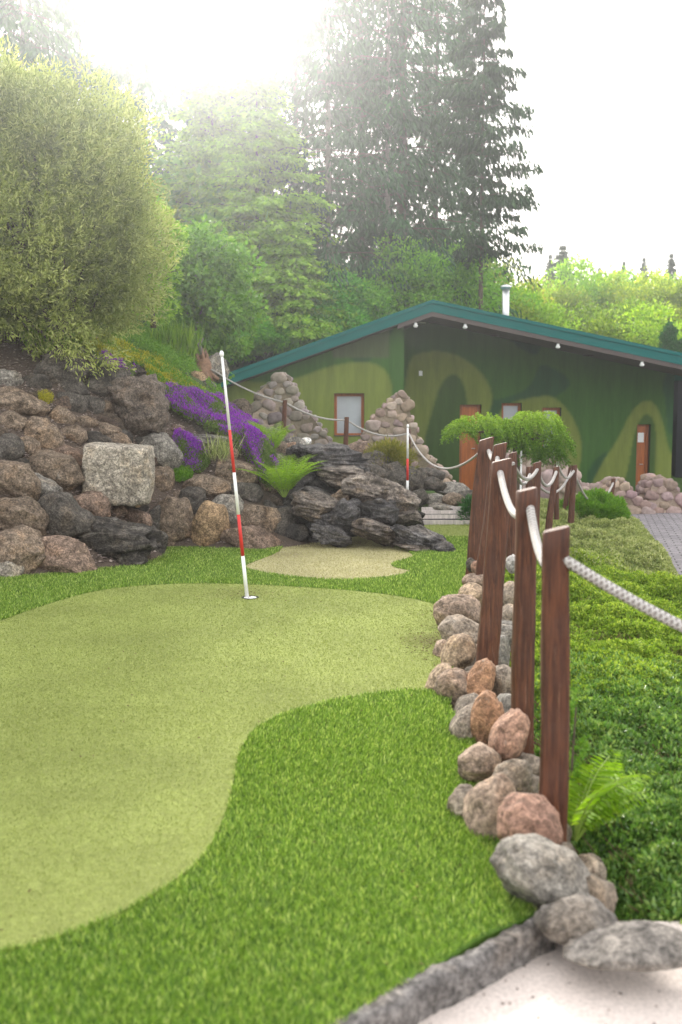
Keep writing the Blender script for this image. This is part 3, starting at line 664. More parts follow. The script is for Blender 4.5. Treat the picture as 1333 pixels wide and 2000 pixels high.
# right border stones -----------------------------------------------------------
def z3(x, y): return 800 + x / 2.5, 1000 + y / 2.5
def z4(x, y): return 733 + x / 2.2217, 1400 + y / 2.2217
BP = (.34, .25, .185); BO = (.38, .21, .12); BG = (.30, .245, .19); BR = (.36, .215, .15); BT = (.42, .31, .21)
border = [ # px,py,w,h,Y,color,tilt,label, z-order by Y
 (z3(330,338),(125,80),7.9,BP,0,'small pinkish stone at the far end of the border by the two posts'),
 (z3(315,400),(130,95),7.4,BT,15,'tan mottled stone behind the big rounded one'),
 (z3(237,485),(205,155),6.9,BP,0,'big rounded brown stone touching the far end of the large green'),
 (z3(250,582),(195,135),6.35,BG,12,'grey stone with a pale edge behind the tall tan one'),
 (z3(240,690),(140,180),5.85,BT,18,'tall tan stone left of the leaning post'),
 (z3(170,690),(95,135),6.1,BP,0,'grey brown stone on the green side of the tall tan one'),
 (z3(148,840),(125,195),5.35,BT,8,'pale stone with an orange patch at the waist of the green'),
 (z3(222,862),(160,175),5.2,BP,-12,'flat brown stone beside the orange patched one'),
 (z3(340,832),(120,220),5.15,BO,24,'orange brown upright stone in the middle of the border'),
 (z3(376,1012),(150,250),4.5,BO,14,'rounded orange stone standing left of the second post'),
 (z3(268,1040),(120,220),4.55,BG,22,'rough pale grey stone against the orange one'),
 (z3(488,1095),(150,260),4.05,BR,18,'tall pinkish stone leaning before the foot of the second post'),
 (z4(455,192),(170,140),3.95,BP,-8,'pinkish pale stone below the rough grey one'),
 (z4(600,252),(150,150),3.78,BG,30,'grey wedge stone above the mottled pink one'),
 (z4(382,372),(115,140),3.62,BG,10,'dark mottled small stone sticking out into the fringe'),
 (z4(500,395),(190,300),3.5,BP,18,'large mottled pink stone left of the reddish round one'),
 (z4(665,462),(240,235),3.22,(.33,.195,.14),8,'big reddish round boulder at the foot of the nearest post'),
 (z4(735,680),(430,250),2.98,(.27,.245,.21),24,'large flat grey boulder below the reddish round one'),
 (z4(870,885),(330,215),2.78,(.17,.155,.14),14,'dark grey flat boulder at the corner of the turf'),
 (z4(1095,990),(500,115),2.66,(.23,.205,.18),-2,'wide low grey boulder next to the pale path'),
 (z4(925,690),(135,175),3.3,BG,10,'rough tan stone behind the large flat grey boulder'),
 # stones behind the line, between posts
 (z3(490,400),(95,115),7.3,BG,10,'grey stone right of the leaning post, upper of the pair'),
 (z3(490,520),(95,130),6.8,BG,0,'dark grey stone right of the leaning post, lower of the pair'),
 (z3(465,600),(130,130),6.2,GG,30,'long grey stone sloping behind the leaning post'),
 (z3(430,690),(110,170),5.8,GG,15,'grey brown stone right behind the leaning post'),
 (z3(450,820),(160,140),5.3,BG,30,'brown striped stone left of the second post'),
 (z3(475,950),(90,120),4.8,GG,0,'squared grey stone left of the second post'),
 (z3(335,270),(60,60),8.3,BR,0,'small pink stone at the foot of the far pair of posts'),
 (z3(505,250),(60,80),8.0,(.5,.47,.44),0,'white and black stone seen between the posts'),
 (z3(300,255),(40,60),8.7,GD,0,'dark small stone left of the far pair of posts'),
 (z3(380,740),(60,70),5.6,BP,0,'little pink stone at the base of the leaning post'),
 (z3(440,1110),(90,150),4.3,GG,0,'dark grey stone deep behind the orange one'),
]
for (p, (w, h), Y, c, tl, lab) in border:
    sc = 2.5 if Y > 4.0 else 2.2217
    if 'tall pinkish' in lab: sc = 2.5
    w, h = w / sc, h / sc; z = W(p[0], p[1], Y)
    px_rock('border_stone', p[0], p[1] + h * .05, w * 1.2, h * 1.25, Y, M_BORDER, c, tl, deep=1.0, label=lab, cat='stone', group='stones bordering the turf along the fence', sub=5, cuts=4, cut=.90, lump=.14, yaw=random.uniform(0, 6))
# underlying fill so the border is a solid bank
for i in range(26):
    f = i / 25; Y = 3.0 + 5.4 * f; x = np.interp(Y, [2.8, 3.3, 4.2, 5.2, 6.5, 8.4], [.70, .66, .66, .66, .75, 1.1]) + random.uniform(.0, .15)
    s = random.uniform(.16, .24)
    put_rock('stone', Vector((x, Y, .0)), (s, s, s * .8), M_BORDER, tuple(v * .75 for v in BG), 0, 3, 'small grey bedding stone low in a gap of the stone border along the fence', 'stone', 'bedding stones under the border', yaw=random.uniform(0, 6))
# rough curb along the path
kl = [G(px, py, -.02) for px, py in ((470, 2150), (560, 2068), (640, 2018), (720, 1972), (800, 1927), (870, 1892), (940, 1858), (1000, 1825), (1050, 1800))]
V = []; F = []; n = 120
for i in range(n):
    f = i / (n - 1) * (len(kl) - 1); a = min(int(f), len(kl) - 2); p = kl[a].lerp(kl[a + 1], f - a); t = (kl[a + 1] - kl[a]).normalized(); o_ = Vector((t.y, -t.x, 0))
    q = lambda s_: noise.noise(Vector((i * .11, s_ * 3.1, 0))) * .012 + noise.noise(Vector((i * .45, s_ * 2.3, 4))) * .006
    for (u, z) in ((-.02, -.12), (-.02, .0), (-.005, .010), (.025, .010), (.042, -.004), (.046, -.05), (.05, -.14)):
        v = p + o_ * (u + .02 + q(u * 30)); V.append((v.x, v.y, z + q(z * 40 + 9)))
F = [(i * 7 + k, i * 7 + k + 1, i * 7 + k + 8, i * 7 + k + 7) for i in range(n - 1) for k in range(6)] + [tuple(range(7))[::-1], tuple((n - 1) * 7 + k for k in range(7))]
F = [f[::-1] for f in F]
o = mesh_np('kerb_edging', V, F, M_BORDER, smooth=True); o.color = (.19, .175, .165, 1); tag(o, 'low rough grey edging dividing the near turf corner from the pale path', 'kerb')

# ------------------------------------------------------------------ wooden posts
def post(p_base, p_top, w, d, label, yaw=0., slant=.02, name='fence_post', under=.15, hole=None, seed=0):
    b, tp = Vector(p_base), Vector(p_top); ax = tp - b; n = 26
    b2 = b - ax.normalized() * under; Vv = []; k = 16
    rs = random.Random(seed)
    for i in range(n + 1):
        f = i / n; c = b2.lerp(tp, f)
        for j in range(k):
            th = 2 * math.pi * j / k
            cx, sy = math.cos(th), math.sin(th)
            e = .62; x = math.copysign(abs(cx) ** e, cx) * w / 2; y = math.copysign(abs(sy) ** e, sy) * d / 2
            taper = 1.12 - .14 * f
            wob = 1 + .15 * noise.noise(Vector((c.z * 2.2, th * 1.2, seed * 3.1))) + .035 * noise.noise(Vector((c.z * 9, th * 2, seed)))
            x *= taper * wob; y *= taper * wob
            x += .012 * noise.noise(Vector((c.z * 2, seed * 7.7, 0)))
            xr = x * math.cos(yaw) - y * math.sin(yaw); yr = x * math.sin(yaw) + y * math.cos(yaw)
            zz = c.z + (slant * (x / w * 2) if i == n else 0) + (slant * (x / w * 2) * .9 if i == n - 1 else 0)
            Vv.append((c.x + xr, c.y + yr, zz))
    # slightly chamfered crown
    top0 = n * k
    ctr = sum((Vector(v) for v in Vv[top0:top0 + k]), Vector()) / k
    ring = [tuple(ctr + (Vector(v) - ctr) * .9 + Vector((0, 0, .006))) for v in Vv[top0:top0 + k]]
    Vv += ring
    F = [(i * k + j, i * k + (j + 1) % k, (i + 1) * k + (j + 1) % k, (i + 1) * k + j) for i in range(n + 1) for j in range(k)]
    F += [tuple((n + 1) * k + j for j in range(k)), tuple(range(k))[::-1]]
    loc = b; V = np.array(Vv) - np.array(loc)
    o = mesh_np(name, V, F, M_WOOD, smooth=True, loc=loc)
    try: o.data.set_sharp_from_angle(angle=R(40))
    except Exception: pass
    tag(o, label, 'post', 'rope fence posts'); return o
posts = [ # base px,py ; top px,py ; Y ; width px
 ((1076,1690),(1088,1036),3.32,60,'nearest weathered post with the thick rope end knotted through it',.012),
 ((1018,1500),(1030,958),4.2,44,'second post, directly left of and behind the nearest one',.01),
 ((951,1325),(982,900),5.6,44,'leaning post standing among the border stones, third in the row',.014),
 ((942,1140),(978,868),7.9,31,'right post of the leaning pair beside the far turf',.014),
 ((924,1125),(950,858),9.0,32,'left post of the leaning pair beside the far turf',.02),
 ((1000,1075),(1003,885),9.2,18,'post just visible right behind the leaning pair',.01),
 ((1034,1040),(1036,912),10.9,16,'slim post in the middle of the fence, left of its twin',.005),
 ((1046,1040),(1050,904),10.2,17,'slim post with a rope end through its side',.01),
 ((1073,1030),(1086,913),11.2,13,'slanting post right of the slim pair',.005),
 ((1088,980),(1088,896),14,9,'thin far post behind the slanting one',.003),
 ((1108,968),(1116,909),15.5,10,'thin far post left of its twin by the green mound',.003),
 ((1118,988),(1123,909),14.5,12,'far post touching the green mound shrub',.003),
 ((1192,985),(1199,935),17,9,'last post of the fence with rope tied round its head',.003),
]
post_tops = []
for i, ((bx, by), (tx, ty), Y, w, lab, sl) in enumerate(posts):
    s = Y / FPX; b = W(bx, by, Y); tp = W(tx, ty, Y + .02 * (i % 3))
    post(b, tp, w * s * .92, .075 if i < 6 else .06, lab, slant=sl, seed=i + 1, yaw=random.uniform(-.15, .15), under=.25)
    post_tops.append(tp)
qposts = [((555,822),(558,782),15,9,'thin post against the left masonry pile'), ((675,878),(678,815),15,9,'thin post before the left window'), ((799,925),(799,838),15.2,8,'thin post standing right behind the far flagpole')]
qt = []
for i, ((bx, by), (tx, ty), Y, w, lab) in enumerate(qposts):
    s = Y / FPX; tp = W(tx, ty, Y); post(W(bx, by, Y), tp, w * s, .05, lab, seed=20 + i, under=.2, slant=.003); qt.append(tp)

def rope_mesh(name, pts, rad, label, mat=M_ROPE):
    k = 12; V = []; ST_ = []; prev = None; pts = [Vector(p) for p in pts]; s = 0
    for i, p in enumerate(pts):
        t = (pts[min(i + 1, len(pts) - 1)] - pts[max(i - 1, 0)]).normalized()
        a = t.cross(Vector((0, 0, 1))).normalized() if prev is None else (prev - t * prev.dot(t)).normalized()
        prev = a; b = t.cross(a)
        if i: s += (p - pts[i - 1]).length
        for j in range(k):
            th = 2 * math.pi * j / k; V.append(p + (a * math.cos(th) + b * math.sin(th)) * rad); ST_.append((s, th, 0))
    F = [(i * k + j, i * k + (j + 1) % k, (i + 1) * k + (j + 1) % k, (i + 1) * k + j) for i in range(len(pts) - 1) for j in range(k)]
    F += [tuple(range(k))[::-1], tuple((len(pts) - 1) * k + j for j in range(k))]
    o = mesh_np(name, V, F, mat, smooth=True)
    a = o.data.attributes.new("st", 'FLOAT_VECTOR', 'POINT'); a.data.foreach_set("vector", np.array(ST_, dtype=np.float32).ravel())
    tag(o, label, 'rope', 'ropes of the fence'); return o
def sag(a, b, s, n=24): return [a.lerp(b, i / n) + Vector((0, 0, -4 * s * (i / n) * (1 - i / n))) for i in range(n + 1)]
def chain(keys, sags):
    out = []
    for i in range(len(keys) - 1):
        seg = sag(keys[i], keys[i + 1], sags[i]); out += seg if i == 0 else seg[1:]
    return out
A = [W(1760, 1375, 3.05), W(1096, 1088, 3.30), W(1036, 990, 4.2), W(978, 924, 5.6), W(972, 892, 7.9), W(955, 880, 9.0)]
rope_mesh('rope', chain(A, [.06, .12, .12, .18, .05]), .0185, 'thick white braided rope running through the five nearest posts and out of the frame')
B = [W(957, 882, 9.0), W(1003, 905, 9.2), W(1050, 917, 10.2), W(1087, 922, 11.2), W(1090, 903, 14)]
rope_mesh('rope', chain(B, [.05, .12, .16, .05]), .018, 'white rope looping between the slim middle posts')
B2 = [W(1090, 905, 14), W(1121, 920, 14.5), W(1199, 942, 17), W(1205, 936, 17)]
rope_mesh('rope', chain(B2, [.15, .42, .02]), .018, 'grey rope hanging to the last post above the green mound')
B3 = [W(1003, 905, 9.2), W(1036, 925, 10.9), W(1118, 918, 15.5)]
rope_mesh('rope', chain(B3, [.15, .28]), .016, 'second pinkish grey rope hanging lower behind the slim posts')
Q = [W(330, 660, 17), W(425, 728, 15.6), W(558, 786, 15), W(678, 820, 15), W(799, 846, 15.2), W(950, 872, 9.0)]
rope_mesh('rope', chain(Q, [.05, .06, .08, .12, .35]), .013, 'thin grey rope climbing the bank on the thin posts before the green building')

# ------------------------------------------------------------------ flags and cup
def flag(base, top, stripes, label, r=.016):
    root = empty('flagstick', base); b = Vector((0, 0, 0)); tp = Vector(top) - Vector(base)
    edges = [0] + stripes[:-1] + [1]; cols = []
    red = False
    for i in range(len(stripes)):
        a, c = (0 if i == 0 else stripes[i - 1]), stripes[i]
        mb = MB(); rr = r * (1.0 - .35 * a); r2 = r * (1.0 - .35 * c); mb.tube([b.lerp(tp, a), b.lerp(tp, c)], [rr, r2], 14)
        mb.build('pole_section', M_RED if i % 2 else M_WPAINT, root, True)
    mb = MB(); e = tp; u = tp.normalized()
    mb.tube([e, e + u * .01, e + u * .03, e + u * .045, e + u * .05], [.009, .016, .018, .012, .003], 12); mb.build('knob', M_WPAINT, root, True)
    tag(root, label, 'flagstick', 'golf flagsticks'); return root
b1 = G(483, 1168, .012); flag(b1, W(434, 697, b1.y - .1), [.18, .355, .53, .705, 1.0], 'tall leaning red and white striped flagstick standing in the cup')
# cup: dark ring with white liner
mb = MB(); c = Vector((b1.x + .026, b1.y, .0165)); k = 28
Vr = []
for rr, zz in ((.072, .0), (.068, .004), (.060, .001), (.058, -.004)):
    for j in range(k): Vr.append((rr * math.cos(2 * math.pi * j / k), rr * math.sin(2 * math.pi * j / k), zz))
F = [(i * k + j, i * k + (j + 1) % k, (i + 1) * k + (j + 1) % k, (i + 1) * k + j) for i in range(3) for j in range(k)] + [tuple(3 * k + j for j in range(k))]
cup = empty('golf_cup', c)
mesh_np('rim', Vr, F, M_DARK, cup)
mb = MB(); mb.tube([(0, -.014, -.002), (0, -.014, .004)], [.052, .050], 28); mb.build('liner', M_WPAINT, cup, True)
tag(cup, 'dark rimmed cup with white liner at the foot of the tall flagstick', 'golf hole')
b2 = W(796, 1018, 13.0); flag(b2, W(797, 836, 13.0), [.15, .29, .44, .675, 1.0], 'distant red and white flagstick rising behind the slate outcrop', .02)

# ------------------------------------------------------------------ white boards
root = empty('board_platform', G(872, 1010, .0)); 
M_BOARD = m_door("weathered_white_board", (.62, .55, .53))
f0 = G(828, 1026, 0.0); f1 = G(918, 1026, 0.0); zt = [0.02, .09, .16, .2]
rx, ry = root.location.x, root.location.y
for i, (py, hh) in enumerate(((1020, 12), (1009, 10), (1000, 9), (993, 8))):
    Y = f0.y + .05 * i; a = W(824 + (-3 if i == 0 else 0) , py, Y); bq = W(918, py, Y); s = Y / FPX
    mb = MB(); mb.box((( a.x + bq.x) / 2 - rx, Y - ry, a.z), (bq.x - a.x, .045, hh * s * .74), Matrix.Rotation(-.006 * i, 3, 'Y')); mb.build('board', M_BOARD, root)
mb = MB(); mb.box(((f0.x + f1.x) / 2 - rx, f0.y + .3 - ry, .04), (f1.x - f0.x - .06, .2, .08)); mb.build('bearer', M_DARK, root)
tag(root, 'whitewashed boards stacked as a low step at the back of the far green', 'boards')

# ------------------------------------------------------------------ building
YF, YL, YR = 21.0, 21.4, 22.9
apx = W(845, 586, YF); lft = W(418, 739, YF); rgt = W(1440, 713, YF)
xl = lft.x; xr = rgt.x
def roofz(x):
    if x < apx.x: return apx.z + (lft.z - apx.z) * (apx.x - x) / (apx.x - xl)
    return apx.z + (rgt.z - apx.z) * (x - apx.x) / (xr - apx.x)
house = empty('golf_house', (1.5, 23, -.6)); HO = Vector(house.location)
def hp(v): return (v[0] - HO.x, v[1] - HO.y, v[2] - HO.z)
def in_poly1(px, py, poly): return in_poly(np.array([[px, py]]), poly)[0]
LIGHTP = [[(380,760),(440,735),(500,747),(545,748),(590,735),(640,716),(700,704),(745,712),(767,745),(766,790),(746,830),(730,960),(380,960)],
          [(788,700),(840,683),(890,690),(930,715),(958,750),(964,790),(940,840),(930,1000),(788,1000)],
          [(950,1000),(955,880),(975,800),(1000,785),(1060,772),(1085,775),(1112,802),(1132,840),(1139,880),(1130,925),(1110,1000)],
          [(1150,960),(1175,905),(1210,855),(1232,805),(1258,780),(1280,785),(1295,820),(1305,870),(1314,890),(1330,895),(1330,1040),(1150,1040)]]
DARKP = [[(826,870),(845,800),(862,745),(885,728),(903,740),(914,780),(912,880),(925,1000),(815,1000)],
         [(1225,930),(1238,850),(1255,810),(1272,808),(1284,840),(1278,930),(1290,1040),(1190,1040)]]
LIGHTP = [smooth_poly(p, 2) for p in LIGHTP]; DARKP = [smooth_poly(p, 2) for p in DARKP]
def camo_col(X, Yw, Z):
    # painted camouflage, laid out in wall coordinates (metres across, metres up)
    d = Yw; px = CX + FPX * X / (d * math.cos(PITCH) - (Z - CAMZ) * math.sin(PITCH)); 
    zc = d * math.cos(PITCH) - (Z - CAMZ) * math.sin(PITCH); yc = d * math.sin(PITCH) + (Z - CAMZ) * math.cos(PITCH)
    py = CY - FPX * yc / zc; P = np.stack([px, py], 1)
    base = np.tile([.045, .115, .022], (len(X), 1))
    n1 = np.array([noise.noise(Vector((x * .55, z * .5, 3))) for x, z in zip(X, Z)])
    base[n1 > .08] = [.026, .08, .028]
    for p in LIGHTP: base[in_poly(P, p)] = [.165, .205, .042]
    for p in DARKP: base[in_poly(P, p)] = [.048, .095, .02]
    band = (X < W(760, 700, YL).x) & (P[:, 1] < 700) & (Yw < 22); base[band & (n1 > -.1)] = [.075, .10, .045]
    return base
def m_camo():
    m, t, o = newmat("camouflage_paint"); a = nd(t, "ShaderNodeAttribute", _attribute_name="paint"); co = objco(t)
    mp = nd(t, "ShaderNodeMapping"); mp.inputs["Scale"].default_value = (1, 1, .12); L(t, co, mp.inputs[0])
    st = noise_n(t, mp.outputs[0], 7, 6, .75); n = noise_n(t, co, 45, 4, .7)
    c = mix(t, 1.0, a.outputs["Color"], ramp(t, st, [(.34, g3(.82)), (.66, g3(1.15))]), 'MULTIPLY')
    princ(t, o, c, .8, bump(t, n, .35, .01), .25); return m
M_CAMO = m_camo()
def wall(name, Yw, x0, x1, z0, holes, depth=.22):
    """holes: (xa,xb,za,zb)"""
    st = .03
    xs = sorted(set(np.round(np.concatenate([np.arange(x0, x1, st), [x1]] + [[h[0], h[1]] for h in holes]), 4)))
    zs = sorted(set(np.round(np.concatenate([np.arange(z0, 5.3, st)] + [[h[2], h[3]] for h in holes]), 4)))
    xs, zs = np.array(xs), np.array(zs); X, Z = np.meshgrid(xs, zs)
    RZ = np.array([roofz(x) for x in xs]) - .25
    Zc = np.minimum(Z, RZ[None, :])
    V = np.stack([X, np.full_like(X, Yw), Zc], -1).reshape(-1, 3); F = gridF(len(xs), len(zs))
    cx = V[F].mean(1); keep = np.ones(len(F), bool)
    for h in holes: keep &= ~((cx[:, 0] > h[0]) & (cx[:, 0] < h[1]) & (cx[:, 2] > h[2]) & (cx[:, 2] < h[3]))
    zmin = V[F][:, :, 2]; keep &= (zmin.max(1) - zmin.min(1) > 1e-4)
    F = F[keep]
    colr = camo_col(V[:, 0], V[:, 1], V[:, 2]).reshape(len(zs), len(xs), 3)
    for _ in range(2): # a sprayed, slightly soft paint edge
        q = np.pad(colr, ((1, 1), (1, 1), (0, 0)), mode='edge'); colr = (q[1:-1, 1:-1] * 2 + q[:-2, 1:-1] + q[2:, 1:-1] + q[1:-1, :-2] + q[1:-1, 2:]) / 6
    colr = colr.reshape(-1, 3); colr = np.concatenate([colr, np.ones((len(colr), 1))], 1)
    # reveals
    Vx = []; Fx = []
    for h in holes:
        b = len(V) + len(Vx); q = [(h[0], h[2]), (h[1], h[2]), (h[1], h[3]), (h[0], h[3])]
        Vx += [(x, Yw, z) for x, z in q] + [(x, Yw + depth, z) for x, z in q]
        Fx += [(b + i, b + (i + 1) % 4, b + 4 + (i + 1) % 4, b + 4 + i) for i in range(4)]
    V2 = np.concatenate([V, np.array(Vx)]) if Vx else V
    c2 = np.concatenate([colr, np.tile([.05, .06, .035, 1.], (len(Vx), 1))]) if Vx else colr
    F2 = np.concatenate([F, np.array(Fx)]) if Fx else F
    o = mesh_np(name, V2 - np.array(HO), F2, M_CAMO, house, attr={"paint": ('POINT', 'FLOAT_COLOR', c2)}); return o
def hole(px0, px1, py0, py1, Yw):
    a = W(px0, py1, Yw); b = W(px1, py0, Yw); return (round(a.x, 4), round(b.x, 4), round(a.z, 4), round(b.z, 4))
hL = hole(653, 712, 768, 852, YL)
hD1 = hole(897, 941, 790, 962, YR); hW2 = hole(979, 1020, 787, 890, YR); hW3 = hole(1058, 1097, 796, 893, YR); hD2 = hole(1241, 1272, 829, 985, YR)
xc = W(789, 800, YL).x; xR = W(1316, 800, YR).x
wall('wall', YL, W(430, 800, YL).x, xc, -1.0, [hL]); wall('wall', YR, xc, xR, -1.2, [hD1, hW2, hW3, hD2])
mb = MB()
for (x, ya, yb) in ((xc, YL, YR), (xR, YR, 29.8)):
    zt_ = roofz(x) - .25; mb.add([hp((x, ya, -1.2)), hp((x, yb, -1.2)), hp((x, yb, zt_)), hp((x, ya, zt_))], [(0, 1, 2, 3)])
mb.add([hp((W(430, 800, YL).x, YL, -1)), hp((W(430, 800, YL).x, 29.8, -1)), hp((W(430, 800, YL).x, 29.8, 2.2)), hp((W(430, 800, YL).x, YL, 2.2))], [(0, 1, 2, 3)])
mb.build('side_wall', simple("dark_green_paint", (.03, .08, .025), .8), house)
def window(h, Yw, fr=.06, blind=True):
    x0, x1, z0, z1 = h; y = Yw + .17; f = MB(); w = x1 - x0
    f.box(hp(((x0 + x1) / 2, y, z0 + fr / 2 + .002)), (w - .004, .07, fr)); f.box(hp(((x0 + x1) / 2, y, z1 - fr / 2 - .002)), (w - .004, .07, fr))
    f.box(hp((x0 + fr / 2 + .002, y, (z0 + z1) / 2)), (fr, .066, z1 - z0 - 2 * fr - .006)); f.box(hp((x1 - fr / 2 - .002, y, (z0 + z1) / 2)), (fr, .066, z1 - z0 - 2 * fr - .006))
    o = f.build('window', M_FRAME, house)
    p = MB(); p.box(hp(((x0 + x1) / 2, y + .02, (z0 + z1) / 2)), (w - 2 * fr - .002, .012, z1 - z0 - 2 * fr - .002)); p.build('pane', M_PANEL, o)
    s = MB(); s.box(hp(((x0 + x1) / 2, Yw + .06, z0 + .012)), (w - .006, .16, .02)); s.build('sill', M_SOFF, o)
window(hL, YL); window(hW2, YR); window(hW3, YR)
def door(h, Yw, note=False):
    x0, x1, z0, z1 = h; y = Yw + .18; f = MB(); w = x1 - x0
    f.box(hp(((x0 + x1) / 2, y, (z0 + z1) / 2)), (w - .14, .05, z1 - z0 - .08))
    d = f.build('door', M_DOOR, house)
    g = MB(); fr = .06
    g.box(hp((x0 + fr / 2 + .003, y, (z0 + z1) / 2)), (fr, .09, z1 - z0 - .006)); g.box(hp((x1 - fr / 2 - .003, y, (z0 + z1) / 2)), (fr, .09, z1 - z0 - .006)); g.box(hp(((x0 + x1) / 2, y, z1 - .025)), (w - 2 * fr - .01, .088, .044))
    g.build('frame', M_FRAME, d)
    hn = MB(); hn.tube([hp((x1 - .12, y - .03, (z0 + z1) / 2)), hp((x1 - .12, y - .07, (z0 + z1) / 2)), hp((x1 - .2, y - .07, (z0 + z1) / 2))], .01, 8); hn.build('handle', M_STEEL, d)
    if note: n = MB(); n.box(hp((x0 + .13, y - .045, z1 - .3)), (.14, .01, .22)); n.build('notice', M_WHITE, d)
door(hD1, YR); door(hD2, YR, True)
# roof: slab with its teal fascia
YB = 30.0
prof = [(xl, lft.z), (apx.x, apx.z), (xr, rgt.z)]
def slab(y0, y1, dz0, dz1, name, mat, parent=house, x0=None, x1=None):
    pr = [(x, z) for x, z in prof]
    if x0 is not None: pr = [(x0, roofz(x0))] + [p for p in pr if x0 < p[0] < (x1 if x1 else 99)] + ([(x1, roofz(x1))] if x1 else [pr[-1]])
    m = MB(); n = len(pr); V = [hp((x, y, z + dz)) for y in (y0, y1) for dz in (dz0, dz1) for x, z in pr]; F = []
    for i in range(n - 1):
        F += [(i, i + 1, n + i + 1, n + i), (2 * n + i + 1, 2 * n + i, 3 * n + i, 3 * n + i + 1), (n + i, n + i + 1, 3 * n + i + 1, 3 * n + i), (i + 1, i, 2 * n + i, 2 * n + i + 1)]
    F += [(0, n, 3 * n, 2 * n), (n - 1, 3 * n - 1, 4 * n - 1, 2 * n - 1)]
    m.add(V, F); return m.build(name, mat, parent)
roof = slab(YF + .03, YB, -.20, -.01, 'roof', M_TEAL)
slab(YF, YF + .03, -.235, .0, 'fascia', M_TEAL, roof)
slab(YF - .025, YF, -.06, .012, 'verge_trim', M_TEAL, roof)
xs0 = W(787, 624, YF).x
slab(YF + .01, YF + .16, -.33, -.237, 'barge_board', M_SOFF, roof, xs0 - .1)
slab(YF + .16, YR + .0, -.262, -.206, 'soffit', M_SOFF, roof, xs0 - .05)
slab(YF + .16, YL - .01, -.262, -.206, 'soffit', M_SOFF, roof, xl + .02, xs0 - .06)
def lamp_at(px, py, Y=YF - .0):
    v = W(px, py, Y); m = MB(); z = roofz(v.x) - .335; y = YF + .06
    m.tube([hp((v.x, y, z)), hp((v.x, y, z - .03)), hp((v.x, y, z - .07)), hp((v.x, y, z - .1))], [.03, .03, .055, .03], 14)
    return m.build('spotlight', M_WHITE, house, True)
for p in ((813, 617), (910, 622), (1092, 660), (1257, 692)): lamp_at(*p)
for p in ((821, 633), (850, 637), (970, 659), (1152, 690)):
    v = W(p[0], p[1], YF + 1.6); m = MB(); z = roofz(v.x) - .2625; y = YF + 1.6; sl = (roofz(v.x + .1) - roofz(v.x - .1)) / .2
    m.tube([hp((v.x, y, z)), hp((v.x, y, z - .02))], [.14, .13], 20); m.build('soffit_vent', M_SOFF if p[0] != 821 else M_WHITE, house, True)
v = W(822, 729, YR); m = MB(); m.box(hp((v.x, YR - .02, v.z)), (.075, .04, .11)); m.build('wall_sensor', M_WHITE, house)
# flue
v = W(988, 612, 24); zb = roofz(v.x) - .1; zt_ = W(988, 560, 24).z; m = MB()
m.tube([hp((v.x, 24, zb)), hp((v.x, 24, zt_ - .06))], .085, 20); m.tube([hp((v.x, 24, zt_ - .06)), hp((v.x, 24, zt_ - .02)), hp((v.x, 24, zt_ + .02)), hp((v.x, 24, zt_ + .05))], [.10, .13, .13, .05], 20)
m.tube([hp((v.x, 24, zb)), hp((v.x, 24, zb + .12))], [.14, .09], 20)
m.build('chimney', M_STEEL, roof, True)
tag(house, 'long green camouflage painted building with a teal edged low gable roof', 'building')
# dark shed beyond the right end
m = MB(); a = W(1322, 800, 28); m.box((a.x + 2.2, 30, .9), (4, 3, 3.2)); o = m.build('shed', simple("shed_boards", (.012, .014, .018), .8, .3, 4), None)
m = MB(); m.box((a.x + 2.2, 29.9, 2.58), (4.6, 3.8, .16)); r_ = m.build('roof', M_SOFF, o)
m = MB(); m.box((a.x + 1.6, 28.47, .5), (1.2, .06, 2.1)); m.build('door', M_SOFF, o)
tag(o, 'dark shed in the shade past the right end of the green building', 'shed')

